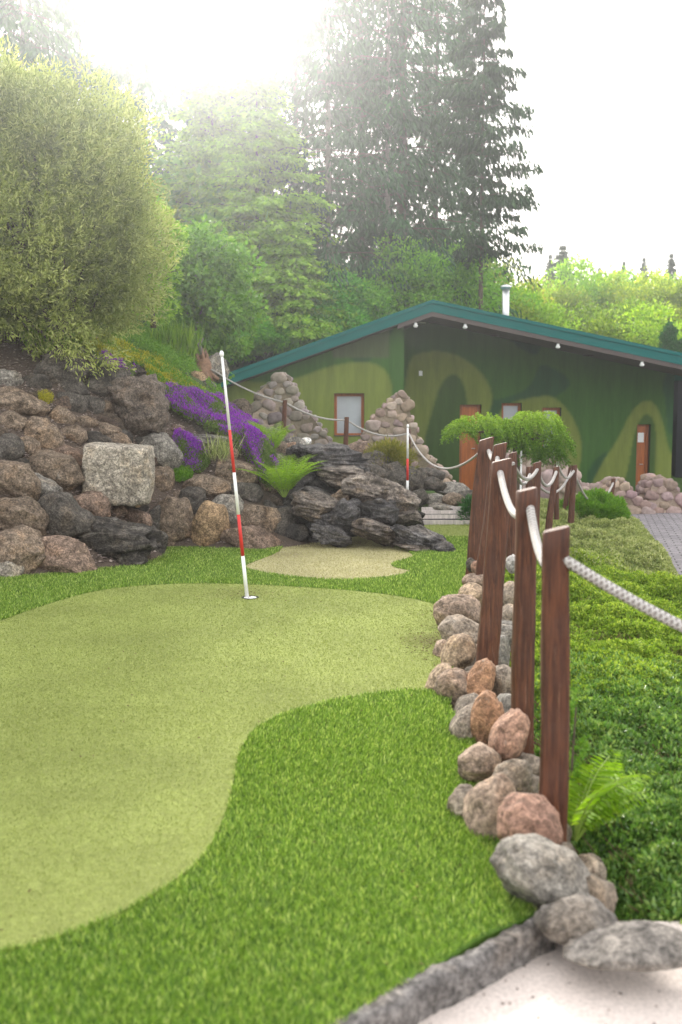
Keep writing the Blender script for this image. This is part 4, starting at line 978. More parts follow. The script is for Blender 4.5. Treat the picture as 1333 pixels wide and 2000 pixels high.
# ------------------------------------------------------------------ mortared fieldstone piles
def pile(poly_px, Y, depth, label, ss=.30, col=(.36, .28, .23), seed=0, z_lo=None):
    rs = np.random.default_rng(seed); poly = [(W(px, py, Y).x, W(px, py, Y).z) for px, py in poly_px]
    a = np.array(poly); cx, cz = a.mean(0); loc = Vector((cx, Y + depth / 2, a[:, 1].min()))
    # mortar core
    inset = [(cx + (x - cx) * 1.03, cz + (z - cz) * 1.02) for x, z in smooth_poly(poly, 1)]
    tr = tessellate_polygon([[Vector((x, z, 0)) for x, z in inset]]); n = len(inset)
    V = [(x, Y, z) for x, z in inset] + [(x, Y + depth, z) for x, z in inset]
    F = [tuple(t) for t in tr] + [tuple(i + n for i in t) for t in tr] + [(i, (i + 1) % n, (i + 1) % n + n, i + n) for i in range(n)]
    MV, MF = np.array(V) - np.array(loc), list(F)
    # stones in loose courses
    x0, z0 = a.min(0); x1, z1 = a.max(0); k = 0; VV = []; FF = []; CC = []; off = 0
    pts = []
    for _ in range(6000):
        q = np.array([rs.uniform(x0, x1), rs.uniform(z0, z1)])
        r = ss * rs.uniform(.28, .58)
        if all((((q[0] - p[0]) / 1.15) ** 2 + ((q[1] - p[1]) / .82) ** 2) ** .5 > (r + p[2]) * .88 for p in pts) and in_poly(np.array([q]), poly)[0]: pts.append((q[0], q[1], r))
    edge = smooth_poly(poly, 1); 
    lst = [(p[0], p[1], p[2], .0) for p in pts]
    # stones over the flanks so that the thickness reads too
    for i in range(len(edge)):
        A_, B_ = np.array(edge[i]), np.array(edge[(i + 1) % len(edge)]); Ln = np.linalg.norm(B_ - A_)
        if min(A_[1], B_[1]) < z0 + .05 and max(A_[1], B_[1]) < z0 + .1: continue
        m_ = max(1, int(Ln / (ss * .75)))
        for j in range(m_):
            q = A_ + (B_ - A_) * (j + .5) / m_
            for dd in (.12, .5, .88): lst.append((q[0], q[1], ss * rs.uniform(.24, .36), dd * depth))
    for (x, z, r, dy) in lst:
        k += 1; Vr, Fr = rock_shape(9000 + seed * 500 + k % 40, 3, lump=.18, cuts=6, cut=.82, box=.35)
        Vr = Vr * np.array([r * 1.16, r * .42, r * .86]) @ rotm('Y', rs.uniform(-.5, .5)).T + np.array([x, Y + dy, z])
        VV.append(Vr); FF.append(Fr + off); off += len(Vr)
        b = np.array(col) * rs.uniform(.65, 1.25) * np.array([1, rs.uniform(.9, 1.03), rs.uniform(.85, 1.1)])
        CC.append(np.tile([*b, 1], (len(Vr), 1)))
    FS = [tuple(f) for f in np.concatenate(FF) + len(MV)]
    root = mesh_np('masonry_pile', np.concatenate([MV, np.concatenate(VV) - np.array(loc)]), MF + FS, [M_MORTAR, M_PSTONE], None, True, loc, {"paint": ('POINT', 'FLOAT_COLOR', np.concatenate([np.tile([.4, .3, .25, 1], (len(MV), 1)), np.concatenate(CC)]))}, [0] * len(MF) + [1] * len(FS))
    tag(root, label, 'stone wall', 'mortared stone piles by the building'); return root
def m_ps():
    m, t, o = newmat("fieldstone"); a = nd(t, "ShaderNodeAttribute", _attribute_name="paint"); co = objco(t); n = noise_n(t, co, 14, 5, .7); f = noise_n(t, co, 80, 3, .7)
    c = mix(t, 1.0, a.outputs["Color"], ramp(t, n, [(.3, g3(.7)), (.7, g3(1.25))]), 'MULTIPLY'); princ(t, o, c, .85, bump(t, f, .5, .005), .2); return m
M_PSTONE = m_ps()
pile([(488,900),(500,775),(515,758),(538,742),(553,728),(570,748),(582,790),(600,805),(622,830),(640,860),(665,885),(665,900)], 17.2, .8, 'left mortared cobble pile rising behind the pale squared rock', .21, (.30, .26, .23), 1)
pile([(686,925),(700,880),(715,850),(735,815),(757,793),(776,776),(787,768),(797,792),(810,840),(830,880),(860,915),(895,950),(900,990),(830,990),(700,960)], 16.6, .8, 'middle mortared cobble pile between the left window and left door', .215, (.38, .30, .25), 2)
pile([(985,1010),(990,905),(1010,880),(1050,876),(1075,890),(1100,905),(1120,945),(1160,960),(1185,1010)], 19.5, .7, 'right mortared pile seen behind the slim rope posts', .36, (.36, .28, .24), 3)
pile([(1100,1010),(1130,965),(1160,952),(1190,956),(1205,938),(1222,945),(1236,968),(1262,985),(1268,1004),(1200,1012)], 19.6, .7, 'low mortared stones sloping down left of the right door', .30, (.38, .29, .25), 4)
pile([(1262,1006),(1270,975),(1275,945),(1290,934),(1308,945),(1322,955),(1345,985),(1345,1006)], 19.8, .8, 'rounded mortared stone stack right of the right door', .34, (.36, .27, .24), 5)

# ------------------------------------------------------------------ planting helpers
def tree_tubes(base, h, r, limbs, mat, parent, bend=.1, seed=0, name='trunk', top=1.0):
    rs = random.Random(seed); mb = MB(); pts = [Vector((bend * math.sin(i * 1.3 + seed) * .4 * (i / 8), bend * math.cos(i + seed) * .3 * (i / 8), h * top * i / 8)) for i in range(9)]
    mb.tube(pts, [r * (1 - .85 * i / 8) + (.5 * r if i == 0 else 0) for i in range(9)], 9)
    ends = []
    for i in range(limbs):
        f = rs.uniform(.25, .9); st = pts[0].lerp(pts[-1], f); st = pts[int(f * 8)]
        a = rs.uniform(0, 6.28); ln = h * rs.uniform(.25, .42) * (1.15 - f * .5)
        e = st + Vector((math.cos(a), math.sin(a), rs.uniform(.4, 1.0))) * ln
        mid = st.lerp(e, .5) + Vector((0, 0, -.05 * ln)); mb.tube([st, mid, e], [r * .4, r * .25, r * .06], 6); ends.append(e)
        for q in range(2):
            e2 = mid + Vector((rs.uniform(-1, 1), rs.uniform(-1, 1), rs.uniform(.1, 1))).normalized() * ln * .5; mb.tube([mid, e2], [r * .16, r * .04], 5)
    mb.build(name, mat, parent, True); return ends
def crown_pts(n_clump, per, rad, center, clump_r, shell=.55, seed=0, flat=0., noise_amp=.3, bottom=-1.0):
    """leaf positions in clumps through an uneven ellipsoid; returns P (outward dirs O)"""
    rs = np.random.default_rng(seed); C = []; rad = np.array(rad, float)
    while len(C) < n_clump:
        d = rs.normal(size=3); d /= np.linalg.norm(d)
        if d[2] < bottom: continue
        rr = shell + (1 - shell) * rs.uniform() ** .6
        w = 1 + noise_amp * noise.noise(Vector(d * 1.7) + Vector((seed * 3.3, 0, 0))) * 1.8
        C.append(d * rr * w)
    C = np.array(C); csz = clump_r * rs.uniform(.55, 1.25, n_clump)
    P = []; O = []
    for c, s in zip(C, csz):
        q = rs.normal(size=(per, 3)); q /= np.linalg.norm(q, axis=1, keepdims=True); q *= (rs.uniform(.25, 1, (per, 1)) ** .5) * s
        q[:, 2] *= (1 - flat); P.append(c * rad + q); O.append(np.tile(c, (per, 1)) * .6 + q / s)
    return np.concatenate(P) + np.array(center), np.concatenate(O)
def deciduous(name, h, rad, mat, bark, seed, leaf=.09, n_clump=150, per=110, loc=(0, 0, 0), label=None, group=None, cat='tree', droop=0., shell=.45, clump=.22, center=None, r=.1, col=(1, 1, 1), bottom=-.9, aspect=.55, limbs=14, noise_amp=.3):
    root = empty(name, loc); cz = center if center is not None else h - rad[2]
    tree_tubes(None, max(h * .85, .3), r, limbs, bark, root, seed=seed)
    P, O = crown_pts(n_clump, per, rad, (0, 0, cz), clump * min(rad), shell, seed, .15, noise_amp, bottom)
    D = O + rng.normal(0, .6, P.shape); D[:, 2] -= droop
    o = leafmesh('crown', P, D, leaf * rng.uniform(.6, 1.3, len(P)), leaf * aspect * rng.uniform(.7, 1.2, len(P)), mat, root); o.color = (*col, 1)
    tag(root, label, cat, group); kids(root); KIDS[o.name] = []; return root

# -- willow-like pale bush, upper left
wb = T(60, 700, 8, 25); wb = W(60, 690, 12.6)
root = empty('willow_bush', (W(120, 660, 12.3).x, 12.3, h1(W(120, 660, 12.3).x, 12.3) - .1)); ro = np.array(root.location)
s12 = 12.3 / FPX
cen = np.array(W(60, 430, 12.3)); rad = np.array([212 * s12, 1.3, 252 * s12])
mb = MB(); rs = random.Random(5)
tips = []
for i in range(46):
    a = rs.uniform(0, 6.28); el = rs.uniform(-.15, 1.3); e = Vector(cen) + Vector((math.cos(a) * math.cos(el) * rad[0], math.sin(a) * math.cos(el) * rad[1], (math.sin(el) * 1.5 - .45) * rad[2] * .8)) - root.location
    m1 = Vector((e.x * .35, e.y * .35, e.z * .4)); mb.tube([Vector((rs.uniform(-.1, .1), rs.uniform(-.1, .1), 0)), m1, e * .9], [.035, .02, .005], 6)
mb.build('stem', M_BARK, root, True)
P, O = crown_pts(800, 110, rad, cen - ro, .19, .5, 11, 0, .38, -.95)
# twigs: leaves ranked along short upward shoots
nT = 9000; Pt, Ot = crown_pts(1100, 11, rad * 1.0, cen - ro, .26, .7, 12, 0, .22, -.95)
Dt = Ot / np.linalg.norm(Ot, axis=1, keepdims=True) * .8 + np.array([0.25, -.2, .75]) + rng.normal(0, .35, Ot.shape); Dt /= np.linalg.norm(Dt, axis=1, keepdims=True)
k = 9; ts = np.linspace(0, .17, k); PP = (Pt[:, None, :] + Dt[:, None, :] * ts[None, :, None]).reshape(-1, 3)
DD = (np.repeat(Dt, k, 0) * .8 + unit(len(PP)) * .75)
P = np.concatenate([P, PP]); D = np.concatenate([O + rng.normal(0, .6, O.shape), DD])
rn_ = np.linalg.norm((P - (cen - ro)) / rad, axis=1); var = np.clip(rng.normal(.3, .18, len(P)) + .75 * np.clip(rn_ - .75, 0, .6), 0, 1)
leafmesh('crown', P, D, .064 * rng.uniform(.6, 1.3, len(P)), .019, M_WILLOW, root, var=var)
tag(root, 'big rounded pale yellow green willow bush leaning over the left bank', 'bush')

# -- maple shrub
p = W(385, 690, 16.6)
deciduous('shrub_tree', W(400, 425, 16.6).z - p.z, (105 * 16.6 / FPX, .85, 140 * 16.6 / FPX), M_MAPLE, M_BARKP, 21, .095, 230, 70, p, 'fresh green broad leaved small tree between the willow bush and the roof', None, droop=.5, shell=.3, clump=.28, r=.05, aspect=.7)
# -- yellow-green leafy strip to the right of the willow
p = W(300, 640, 14.5)
deciduous('shrub_tree', W(320, 380, 14.5).z - p.z, (50 * 14.5 / FPX, .5, 125 * 14.5 / FPX), M_LARCH, M_BARK, 22, .07, 120, 70, p, 'slim yellow green shrub squeezed beside the willow bush', None, shell=.3, clump=.34, r=.03)

# -- larch/hemlock: layered drooping sprays
def layered(name, h, R0, seed, mat, bark, nwhorl=34, per=9, needle=.11, droop=.35, z0=.05, spray=26, wdt=.028, loc=(0, 0, 0), label=None, group=None, gap=0., trunk_r=.12, hang=.25, cat='tree', power=.85, col=(1, 1, 1), inner=.0, tdetail=1, irr=.25):
    root = empty(name, loc); rs = np.random.default_rng(seed); mb = MB()
    P = []; D = []; 
    for w in range(nwhorl):
        f = z0 + (1 - z0) * (w + rs.uniform(-.3, .3)) / nwhorl
        ln0 = R0 * max(.04, (1 - f) ** power)
        for b in range(per):
            if rs.uniform() < gap: continue
            a = rs.uniform(0, 6.28); ln = ln0 * rs.uniform(1 - irr * 1.4, 1 + irr); n = max(3, int(spray * ln / R0 + 3))
            dx = np.array([math.cos(a), math.sin(a), 0.]); z = h * f
            tt = np.linspace(inner, 1, n); q = dx * (tt * ln)[:, None] + np.array([0, 0, 1]) * (z + ln * (.18 * tt - droop * tt ** 2))[:, None]
            if tdetail and ln > .25 * R0: mb.tube([q[0] * [0, 0, 1], q[n // 2], q[-1]], [min(.03, trunk_r * .16), min(.018, trunk_r * .09), .004], 4, False)
            side = np.array([-dx[1], dx[0], 0.])
            for s_ in (-1, 1):
                m = n * 2; t2 = rs.uniform(.08, 1, m); idx = np.clip((t2 * (n - 1)).astype(int), 0, n - 1)
                lat = (1 - t2 * .75) * ln * .28 * rs.uniform(.2, 1, m)
                p_ = q[idx] + side * (s_ * lat)[:, None] - np.array([0, 0, 1]) * (lat * hang + rs.uniform(0, .12, m) * ln * hang)[:, None] + rs.normal(0, .02 * ln, (m, 3))
                d_ = np.tile(dx, (m, 1)) * .6 + side * s_ * .7 + np.array([0, 0, -hang * 1.6]) + rs.normal(0, .3, (m, 3))
                P.append(p_); D.append(d_)
    mb.build('branches', M_BARK, root, True); mt = MB()
    mt.tube([(0, 0, h * i / 10) for i in range(11)], [trunk_r * 1.03 * (1 - .92 * i / 10) for i in range(11)], 10); mt.build('trunk', bark, root, True)
    P = np.concatenate(P); D = np.concatenate(D)
    o = leafmesh('foliage', P, D, needle * rng.uniform(.6, 1.4, len(P)), wdt * rng.uniform(.7, 1.4, len(P)), mat, root); o.color = (*col, 1)
    tag(root, label, cat, group); kids(root); KIDS[o.name] = []; return root
def zt(px, py, Y): return W(px, py, Y).z
p = W(505, 640, 33)
layered('larch_tree', zt(520, 140, 33) - p.z, 2.5, 31, M_LARCH, M_BARK, 26, 13, .2, .28, .03, 34, .085, p, 'tall soft yellow green conifer with layered drooping sprays left of the roof', trunk_r=.14, power=.5, irr=.55)
p = W(420, 640, 36)
layered('larch_tree', zt(430, 120, 36) - p.z, 3.0, 32, M_LARCH, M_BARK, 36, 14, .2, .3, .03, 30, .09, p, 'fainter layered conifer standing behind the fresh green small tree', trunk_r=.14, power=.5, irr=.55)
p = W(570, 650, 32)
layered('larch_tree', zt(560, 440, 32) - p.z, 1.7, 33, M_LARCH, M_BARK, 26, 14, .15, .3, .02, 28, .07, p, 'low layered conifer reaching over the left slope of the roof', trunk_r=.08, power=.6, irr=.5)

# -- shrubs behind the roof
bsh = [(650, 700, 33, 60, 545, 'round fresh green shrub over the left roof slope', (.9, 1.15, 1.3), 1.7), (725, 700, 34, 70, 560, 'pale green shrub just left of the roof peak', (1, 1.15, 1.2), 1.6),
       (800, 700, 34, 100, 480, 'wide bright green bush behind the roof peak', (1, 1, .8), 2.4), (885, 700, 35, 90, 470, 'rounded bush behind the roof right of the peak', (1, 1, .8), 2.3),
       (600, 700, 32.5, 70, 610, 'dark green shrub low behind the left roof slope', (.7, .8, .8), 1.6), (950, 720, 38, 90, 560, 'bush left of the steel flue', (1.2, 1.1, .7), 2.0),
       (520, 690, 31.5, 80, 640, 'low shadowy shrub at the bottom of the left roof slope', (.8, .95, .6), 1.3), (455, 690, 31, 60, 600, 'small green shrub behind the low end of the roof', (.8, 1, .6), 1.3)]
for i, (px, py, Y, wpx, top, lab, col, rr) in enumerate(bsh):
    b = W(px, py, Y); hh = zt(px, top, Y) - b.z; rx_ = wpx * Y / FPX
    deciduous('bush', hh, (rx_, rr, hh * .5), M_BUSH, M_BARK, 40 + i, .13, 170, 90, b, lab, 'bushes behind the roof', 'bush', shell=.35, clump=.30, r=.05, col=col)
# -- tall spruces
SPR = [ # px trunk, base py, top py, Y, R, gap, trunk r, label
 (785, 560, -420, 36, 3.6, .18, .26, 'thickest dark spruce in the middle of the tall group', M_BARK),
 (757, 560, -350, 35, 2.2, .55, .14, 'spruce with a slim pale trunk beside the thickest one', M_BARKP),
 (642, 600, -300, 34, 2.6, .35, .15, 'tall dark spruce at the left of the dark group', M_BARKP),
 (705, 600, -330, 40, 2.3, .45, .18, 'dark spruce filling the back left of the tall group', M_BARK),
 (850, 560, -250, 40, 2.0, .3, .16, 'dark spruce right of the thickest one', M_BARK),
 (580, 640, -300, 38, 2.8, .35, .18, 'hazy spruce left of the dark group', M_BARK),
 (905, 560, -160, 43, 1.3, .4, .13, 'dark spruce at the right back of the tall group', M_BARK)]
for i, (px, by, ty, Y, Rr, gap, tr, lab, bk) in enumerate(SPR):
    b = W(px, by, Y); b.z = min(b.z, h1(b.x, Y)); hh = zt(px, ty, Y) - b.z
    layered('spruce_tree', hh, Rr, 60 + i, M_SPRUCE, bk, 44, 7, .27, .5, .12, 24, .075, b, lab, 'tall spruces behind the building', gap + .08, tr, .95, power=.38, inner=.05, irr=.6, col=(.9, 1.25, 1.15))
b = W(940, 540, 33); b.z = h1(b.x, 33)
layered('spruce_tree', zt(944, -120, 33) - b.z, 1.4, 70, M_SPRUCE, M_BARK, 26, 5, .24, .3, .38, 30, .07, b, 'lone thin trunked spruce with bare lower stem at the right of the group', 'tall spruces behind the building', .25, .10, 1.0, power=.1, irr=.5)
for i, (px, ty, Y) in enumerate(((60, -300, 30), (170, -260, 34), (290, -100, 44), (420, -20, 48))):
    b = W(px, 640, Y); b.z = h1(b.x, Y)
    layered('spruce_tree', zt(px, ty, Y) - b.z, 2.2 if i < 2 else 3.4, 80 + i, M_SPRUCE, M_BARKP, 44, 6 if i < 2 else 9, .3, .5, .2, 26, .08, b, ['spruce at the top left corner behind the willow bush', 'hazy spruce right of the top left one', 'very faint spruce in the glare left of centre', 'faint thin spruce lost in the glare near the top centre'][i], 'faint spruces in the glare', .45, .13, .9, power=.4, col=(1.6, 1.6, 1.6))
# -- far hillside trees
protoD = [deciduous('hillside_tree', 7, (2.3, 2.3, 3.4), M_FAR, M_BARK, 90 + i, .26, 170, 60, (0, 0, 0), 'x', 'trees on the hillside behind the building', shell=.3, clump=.32, r=.12) for i in range(3)]
used = [False] * 3
hs = [(965, 505, 44, (1.2,1.1,.8),'tall yellow green tree left of the flue'), (1012, 560, 46, (1.3,1.0,.9),'yellowish tree just right of the flue'), (1030, 590, 40, (.9,1,.9),'round green tree low behind the flue'), (1060, 550, 55, (1.3,1.0,.9),'far pale yellow tree below the ridge gap'),
      (1090, 565, 48, (1,1,1),'green tree under the small spruce pair'), (1120, 535, 50, (.8,1,.8),'taller green tree with a spiky top in the hillside centre'), (1150, 600, 38, (.9,1.05,.9),'nearest bright green tree at the middle of the roof slope'), (1165, 545, 56, (1,1,1),'green tree behind the nearest bright one'),
      (1195, 560, 50, (1.1,1.05,.9),'hillside tree left of the light pointed one'), (1222, 590, 40, (.9,1.1,1),'fresh tree above the roof left of the dark column'), (1240, 535, 52, (.9,1.15,1.2),'light pointed tree on the right skyline'), (1275, 560, 48, (1.2,1.1,.8),'yellow green tree above the dark column'),
      (1300, 560, 58, (1,1,1),'far tree under the right skyline spruce'), (1335, 545, 46, (1.1,1.1,.8),'tall tree at the right edge of the photo'), (1075, 620, 36, (.85,1.0,.9),'low green tree close to the roof right of the flue'), (1330, 610, 38, (1,1,.8),'low tree at the right edge above the roof'),
      (1000, 600, 36, (1.1,1.1,.8),'small tree directly behind the flue'), (930, 520, 50, (1.25,1.1,.8),'yellow tree behind the lone spruce stem'), (1190, 625, 34, (.9,1,.8),'low shrubby tree just above the roof line'), (1380, 580, 44, (1,1,1),'tree running out of the right edge'), (1270, 625, 34, (.9,1,.9),'low shrubby tree beside the dark column')]
for i, (px, top, Y, col, lab) in enumerate(hs):
    k = i % 3; src = protoD[k]
    o = src if not used[k] else copy_tree(src); used[k] = True
    x = W(px, 600, Y).x; zb = min(h1(x, Y), zt(px, 690, Y)); o.location = (x, Y, zb); sc = (zt(px, top - 8, Y) - zb) / 7; col = tuple(v * (.72, 1.0, 1.3)[i % 3] for v in col)
    o.scale = (sc * (1.1 if Y < 42 else .9), sc, sc); o.rotation_euler = (0, 0, i * 1.7); tag(o, lab, 'tree', 'trees on the hillside behind the building')
    HC = (o, col); 
    for ch in COL.objects:
        if ch.parent == o and ch.name.startswith('crown'): ch.color = (*col, 1)
psp = layered('small_spruce', 8, 1.5, 95, M_SPRUCE, M_BARK, 46, 7, .22, .45, .05, 18, .08, (0, 0, 0), 'x', 'small spruces on the skyline', .1, .12, .5, power=.9, irr=.5)
for i, (px, top, Y, lab) in enumerate(((1098, 476, 60, 'broad small spruce on the skyline right of the flue'), (1074, 494, 62, 'thin small spruce left of the broad skyline one'), (1309, 492, 60, 'slim dark spruce on the right skyline'), (1217, 508, 66, 'small spruce top on the skyline left of the pointed tree'), (1256, 500, 70, 'faint spruce tip right of the pointed tree'), (1170, 520, 66, 'leaning spruce tip at the middle of the skyline'))):
    o = psp if i == 0 else copy_tree(psp); x = W(px, 600, Y).x; zb = zt(px, 640, Y); o.location = (x, Y, zb); sc = (zt(px, top, Y) - zb) / 8; o.scale = (sc * (1.9 if i == 0 else 1.1), sc * 1.2, sc); o.rotation_euler = (0, 0, i); tag(o, lab, 'tree', 'small spruces on the skyline')
# dark columnar thuja
for (px, top, Y, wpx, lab) in ((1306, 628, 32, 14, 'dark columnar thuja rising above the roof at the right'), (1332, 662, 32, 12, 'shorter dark columnar thuja cut by the right edge')):
    b = W(px, 720, Y); hh = zt(px, top, Y) - b.z
    deciduous('thuja', hh, (wpx * Y / FPX, .25, hh * .52), M_SPRUCE, M_BARK, 99, .07, 130, 60, b, lab, 'thujas behind the roof', 'thuja', shell=.3, clump=.4, r=.03, col=(1.5, 2.2, 1.6), limbs=3, noise_amp=.08)
# forest mass on the slope (beyond the individually built trees)
def forest(name, region, n, mat, size, label):
    P = []; 
    for _ in range(n):
        x = random.uniform(*region[0]); y = random.uniform(*region[1]); z = h1(x, y); hgt = random.uniform(*region[2]); r = hgt * .33
        q = unit(260) * np.array([r, r, hgt * .45]) * rng.uniform(.6, 1, (260, 1)); P.append(q + np.array([x, y, z + hgt * .5]))
    P = np.concatenate(P); o = leafmesh(name, P, unit(len(P)), size * rng.uniform(.6, 1.3, len(P)), size * .6, mat); o.color = (.85, .9, .8, 1); tag(o, label, 'woodland', kind='stuff')
forest('woodland', ((-22, -3), (34, 62), (5, 9)), 110, M_BUSH, .42, 'far off leafy woodland covering the slope behind the spruces')
forest('woodland', ((6, 45), (60, 85), (4, 7)), 150, M_FAR, .5, 'far off yellow green woodland on the hill behind the right half of the roof')
# pale mountain
mx = np.linspace(-40, 110, 60); prof_m = [26 + 5 * noise.noise(Vector((x * .03, 0, 0))) - abs(x - 20) * .14 for x in mx]
V = []; 
for x, z in zip(mx, prof_m): V += [(x, 124, -2), (x, 122 + 4, z * .55), (x, 129, z * .55 + .8)]
F = [(i * 3 + k, i * 3 + 3 + k, i * 3 + 4 + k, i * 3 + 1 + k) for i in range(59) for k in range(2)]
o = mesh_np('hills', V, F, simple('hill_forest', (.08, .12, .08), .9, .3, .3), smooth=True); tag(o, kind='structure')

# ------------------------------------------------------------------ bank planting
def cushion(name, poly_px, n, mats, leaf, width, label, cat, lift=.05, updir=.8, thick=.06, jitter=.5, y0=8, y1=25, kind='stuff', mound=0.):
    """dense plant cushion over a patch of the bank; outline given on the terrain"""
    poly = [tuple(T(px, py, y0, y1)[:2]) for px, py in poly_px]; a = np.array(poly); x0, yy0 = a.min(0); x1, yy1 = a.max(0)
    P = np.stack([rng.uniform(x0, x1, n * 4), rng.uniform(yy0, yy1, n * 4)], 1); P = P[in_poly(P, smooth_poly(poly, 1))][:n]
    z = H(P[:, 0], P[:, 1]); N = len(P)
    bumpy = np.array([noise.noise(Vector((x * 4, y * 4, 2))) for x, y in P]) * thick * 1.2
    zz = z + lift + bumpy + rng.uniform(-thick, thick * .4, N)
    pos = np.stack([P[:, 0], P[:, 1], zz], 1)
    D = unit(N) * jitter + np.array([0, -.35, updir]); root = None
    out = []
    for (mat, f0, f1, dz, sc) in mats:
        if f1 <= 1.0:
            w = np.array([noise.noise(Vector((x * 4 + 9, y * 4, 0))) * .8 + .5 for x, y in P]) * .75 + rng.uniform(0, .3, N)
            k = (w >= f0) & (w < f1)
        else: k = np.ones(N, bool)
        q = pos[k].copy(); q[:, 2] += dz
        if root is None:
            root = empty(name, (a[:, 0].mean(), a[:, 1].mean(), float(z.mean()))) if len(mats) > 1 else False
        o = leafmesh({'aubrieta_petal': 'flowers'}.get(mat.name, 'leaves') if root else name, q - (np.array(root.location) if root else 0), D[k], leaf * sc * rng.uniform(.6, 1.3, len(q)), width * sc, mat, root or None)
        out.append(o)
    tag(root or out[0], label, cat, kind=None if root else None); return root or out[0]
AU = [(M_PURPG, 0, 9, 0, 1.0), (M_PURP, .52, 1.0, .035, .8)]
cushion('aubrieta', [(322,775),(350,785),(420,800),(470,820),(510,860),(535,900),(545,960),(535,985),(510,970),(490,930),(470,900),(440,870),(400,850),(350,830),(322,815)], 34000, AU, .034, .013, 'large sweep of purple aubrieta running down the bank behind the flagpole', 'flowers', .15, thick=.07)
cushion('aubrieta', [(470,880),(505,890),(535,925),(548,965),(538,990),(512,975),(490,935)], 8000, AU, .034, .013, 'lower tongue of purple aubrieta ending beside the lower fern', 'flowers', .30, thick=.07)
cushion('aubrieta', [(335,895),(345,865),(375,880),(410,905),(412,930),(380,940),(345,930)], 6000, AU, .03, .012, 'small purple aubrieta patch right of the drip stained boulder', 'flowers', .13)
cushion('aubrieta', [(180,735),(195,722),(240,728),(272,748),(250,752),(210,745)], 3500, AU, .03, .012, 'thin strip of purple aubrieta on top of the largest dark rock', 'flowers', .12)
cushion('aubrieta', [(300,850),(320,835),(326,850),(310,856)], 900, AU, .03, .012, 'tiny purple aubrieta tuft under the largest dark rock', 'flowers', .08)
cushion('flower_cushion', [(338,935),(352,928),(375,935),(378,950),(360,962),(340,958)], 2500, [(M_MOSSG, 0, 9, 0, 1)], .035, .02, 'small bright green cushion plant with one violet bloom', 'plant', .1)
cushion('sedum', [(275,708),(320,720),(360,745),(400,770),(428,788),(425,800),(380,790),(330,770),(290,745)], 14000, [(M_SEDUM, 0, 9, 0, 1), (M_MOSSG, .5, 1.0, .02, 1)], .035, .015, 'yellow sedum carpet above the purple flowers', 'plant', .06)
cushion('sedum', [(150,665),(200,660),(250,690),(300,705),(330,715),(290,725),(230,720),(180,705)], 14000, [(M_MOSSG, 0, 9, 0, 1), (M_SEDUM, .5, 1.0, .02, 1)], .04, .014, 'yellow green mossy carpet beside the willow bush', 'plant', .06)
cushion('sedum', [(555,850),(575,862),(610,878),(600,884),(560,872)], 2500, [(M_SEDUM, 0, 9, 0, 1)], .03, .014, 'little yellow sedum patch beside the upper fern', 'plant', .06)
cushion('sedum', [(395,775),(430,765),(440,785),(430,795)], 2000, [(M_MOSSG, 0, 9, 0, 1)], .03, .014, 'fresh green moss hump left of the pale squared rock', 'plant', .08)
cushion('creeping_juniper', [(200,640),(240,625),(290,650),(340,690),(370,720),(400,745),(380,752),(330,725),(260,690),(210,670)], 50000, [(M_MOSSG, 0, 9, 0, 1)], .03, .014, 'smooth green creeping juniper draped over the slope', 'shrub', .16, thick=.14, updir=.3, jitter=.8)
cushion('moss_tuft', [(70,780),(90,772),(108,785),(100,798),(80,795)], 1500, [(M_SEDUM, 0, 9, 0, .7)], .025, .01, 'small ochre moss tuft between the upper left stones', 'moss', .05)
cushion('low_shrub', [(20,650),(120,640),(200,660),(170,700),(60,700)], 12000, [(M_JUNI, 0, 9, 0, 1)], .06, .02, 'dark green low growth under the willow bush', 'shrub', .15, thick=.15)
# grass tuft
def tuft(base, h, n, mat, label, w=.012, spread=.45, name='grass_tuft', r0=.12):
    N = n; P = np.array(base) + np.stack([rng.normal(0, r0, N), rng.normal(0, r0, N), rng.uniform(0, h * .35, N)], 1)
    D = np.stack([rng.normal(0, spread, N), rng.normal(0, spread, N), np.ones(N)], 1)
    o = leafmesh(name, P, D, h * rng.uniform(.4, .75, N), w, mat, loc=tuple(base)); tag(o, label, 'plant'); return o
tuft(W(340, 715, 15.8), .75, 900, M_JUNI, 'spiky upright green tuft on the crest of the slope', .022, .22, r0=.14)
tuft(W(427, 905, 11.9), .42, 160, M_HEDGEV, 'dry pale grass tuft among the purple flowers left of the flagpole', .008, .35, r0=.08)
# stump and grey rock on the crest
s_ = 15.5 / FPX; b = W(396, 735, 15.8)
st = empty('tree_stump', b); mb = MB()
mb.tube([(0, 0, -.1), (0, 0, .08), (.02, 0, .2), (.0, 0, .27)], [.19, .15, .12, .10], 9)
for a in range(7): mb.tube([(math.cos(a) * .07, math.sin(a) * .07, .15), (math.cos(a) * .08, math.sin(a) * .08, .25 + .035 * (a % 4)), (math.cos(a) * .07, math.sin(a) * .07, .3 + .05 * (a * 3 % 4))], [.04, .03, .004], 5)
for a in range(5): mb.tube([(0, 0, .1), (math.cos(a * 1.3) * .25, math.sin(a * 1.3) * .25, -.05)], [.07, .03], 6)
mb.build('trunk', simple("stump_wood", (.24, .14, .09), .9, .4, 20, .6), st, True)
mb = MB(); mb.tube([(0, 0, .35), (-.05, 0, .5), (.02, .02, .6)], [.04, .03, .01], 6); mb.build('snag', M_BARKP, st, True)
tag(st, 'splintered reddish tree stump on the crest behind the flagpole top', 'stump')
px_rock('boulder', 423, 718, 50, 60, 16.0, M_ROCK, GG, 0, label='grey upright rock beside the tree stump at the roof corner', cat='boulder', group='boulders stacked in the left bank')
px_rock('boulder', 175, 665, 34, 50, 13.6, M_ROCK, (.34, .25, .2), 0, label='pinkish stone peeping out under the willow bush', cat='boulder', group='boulders stacked in the left bank')
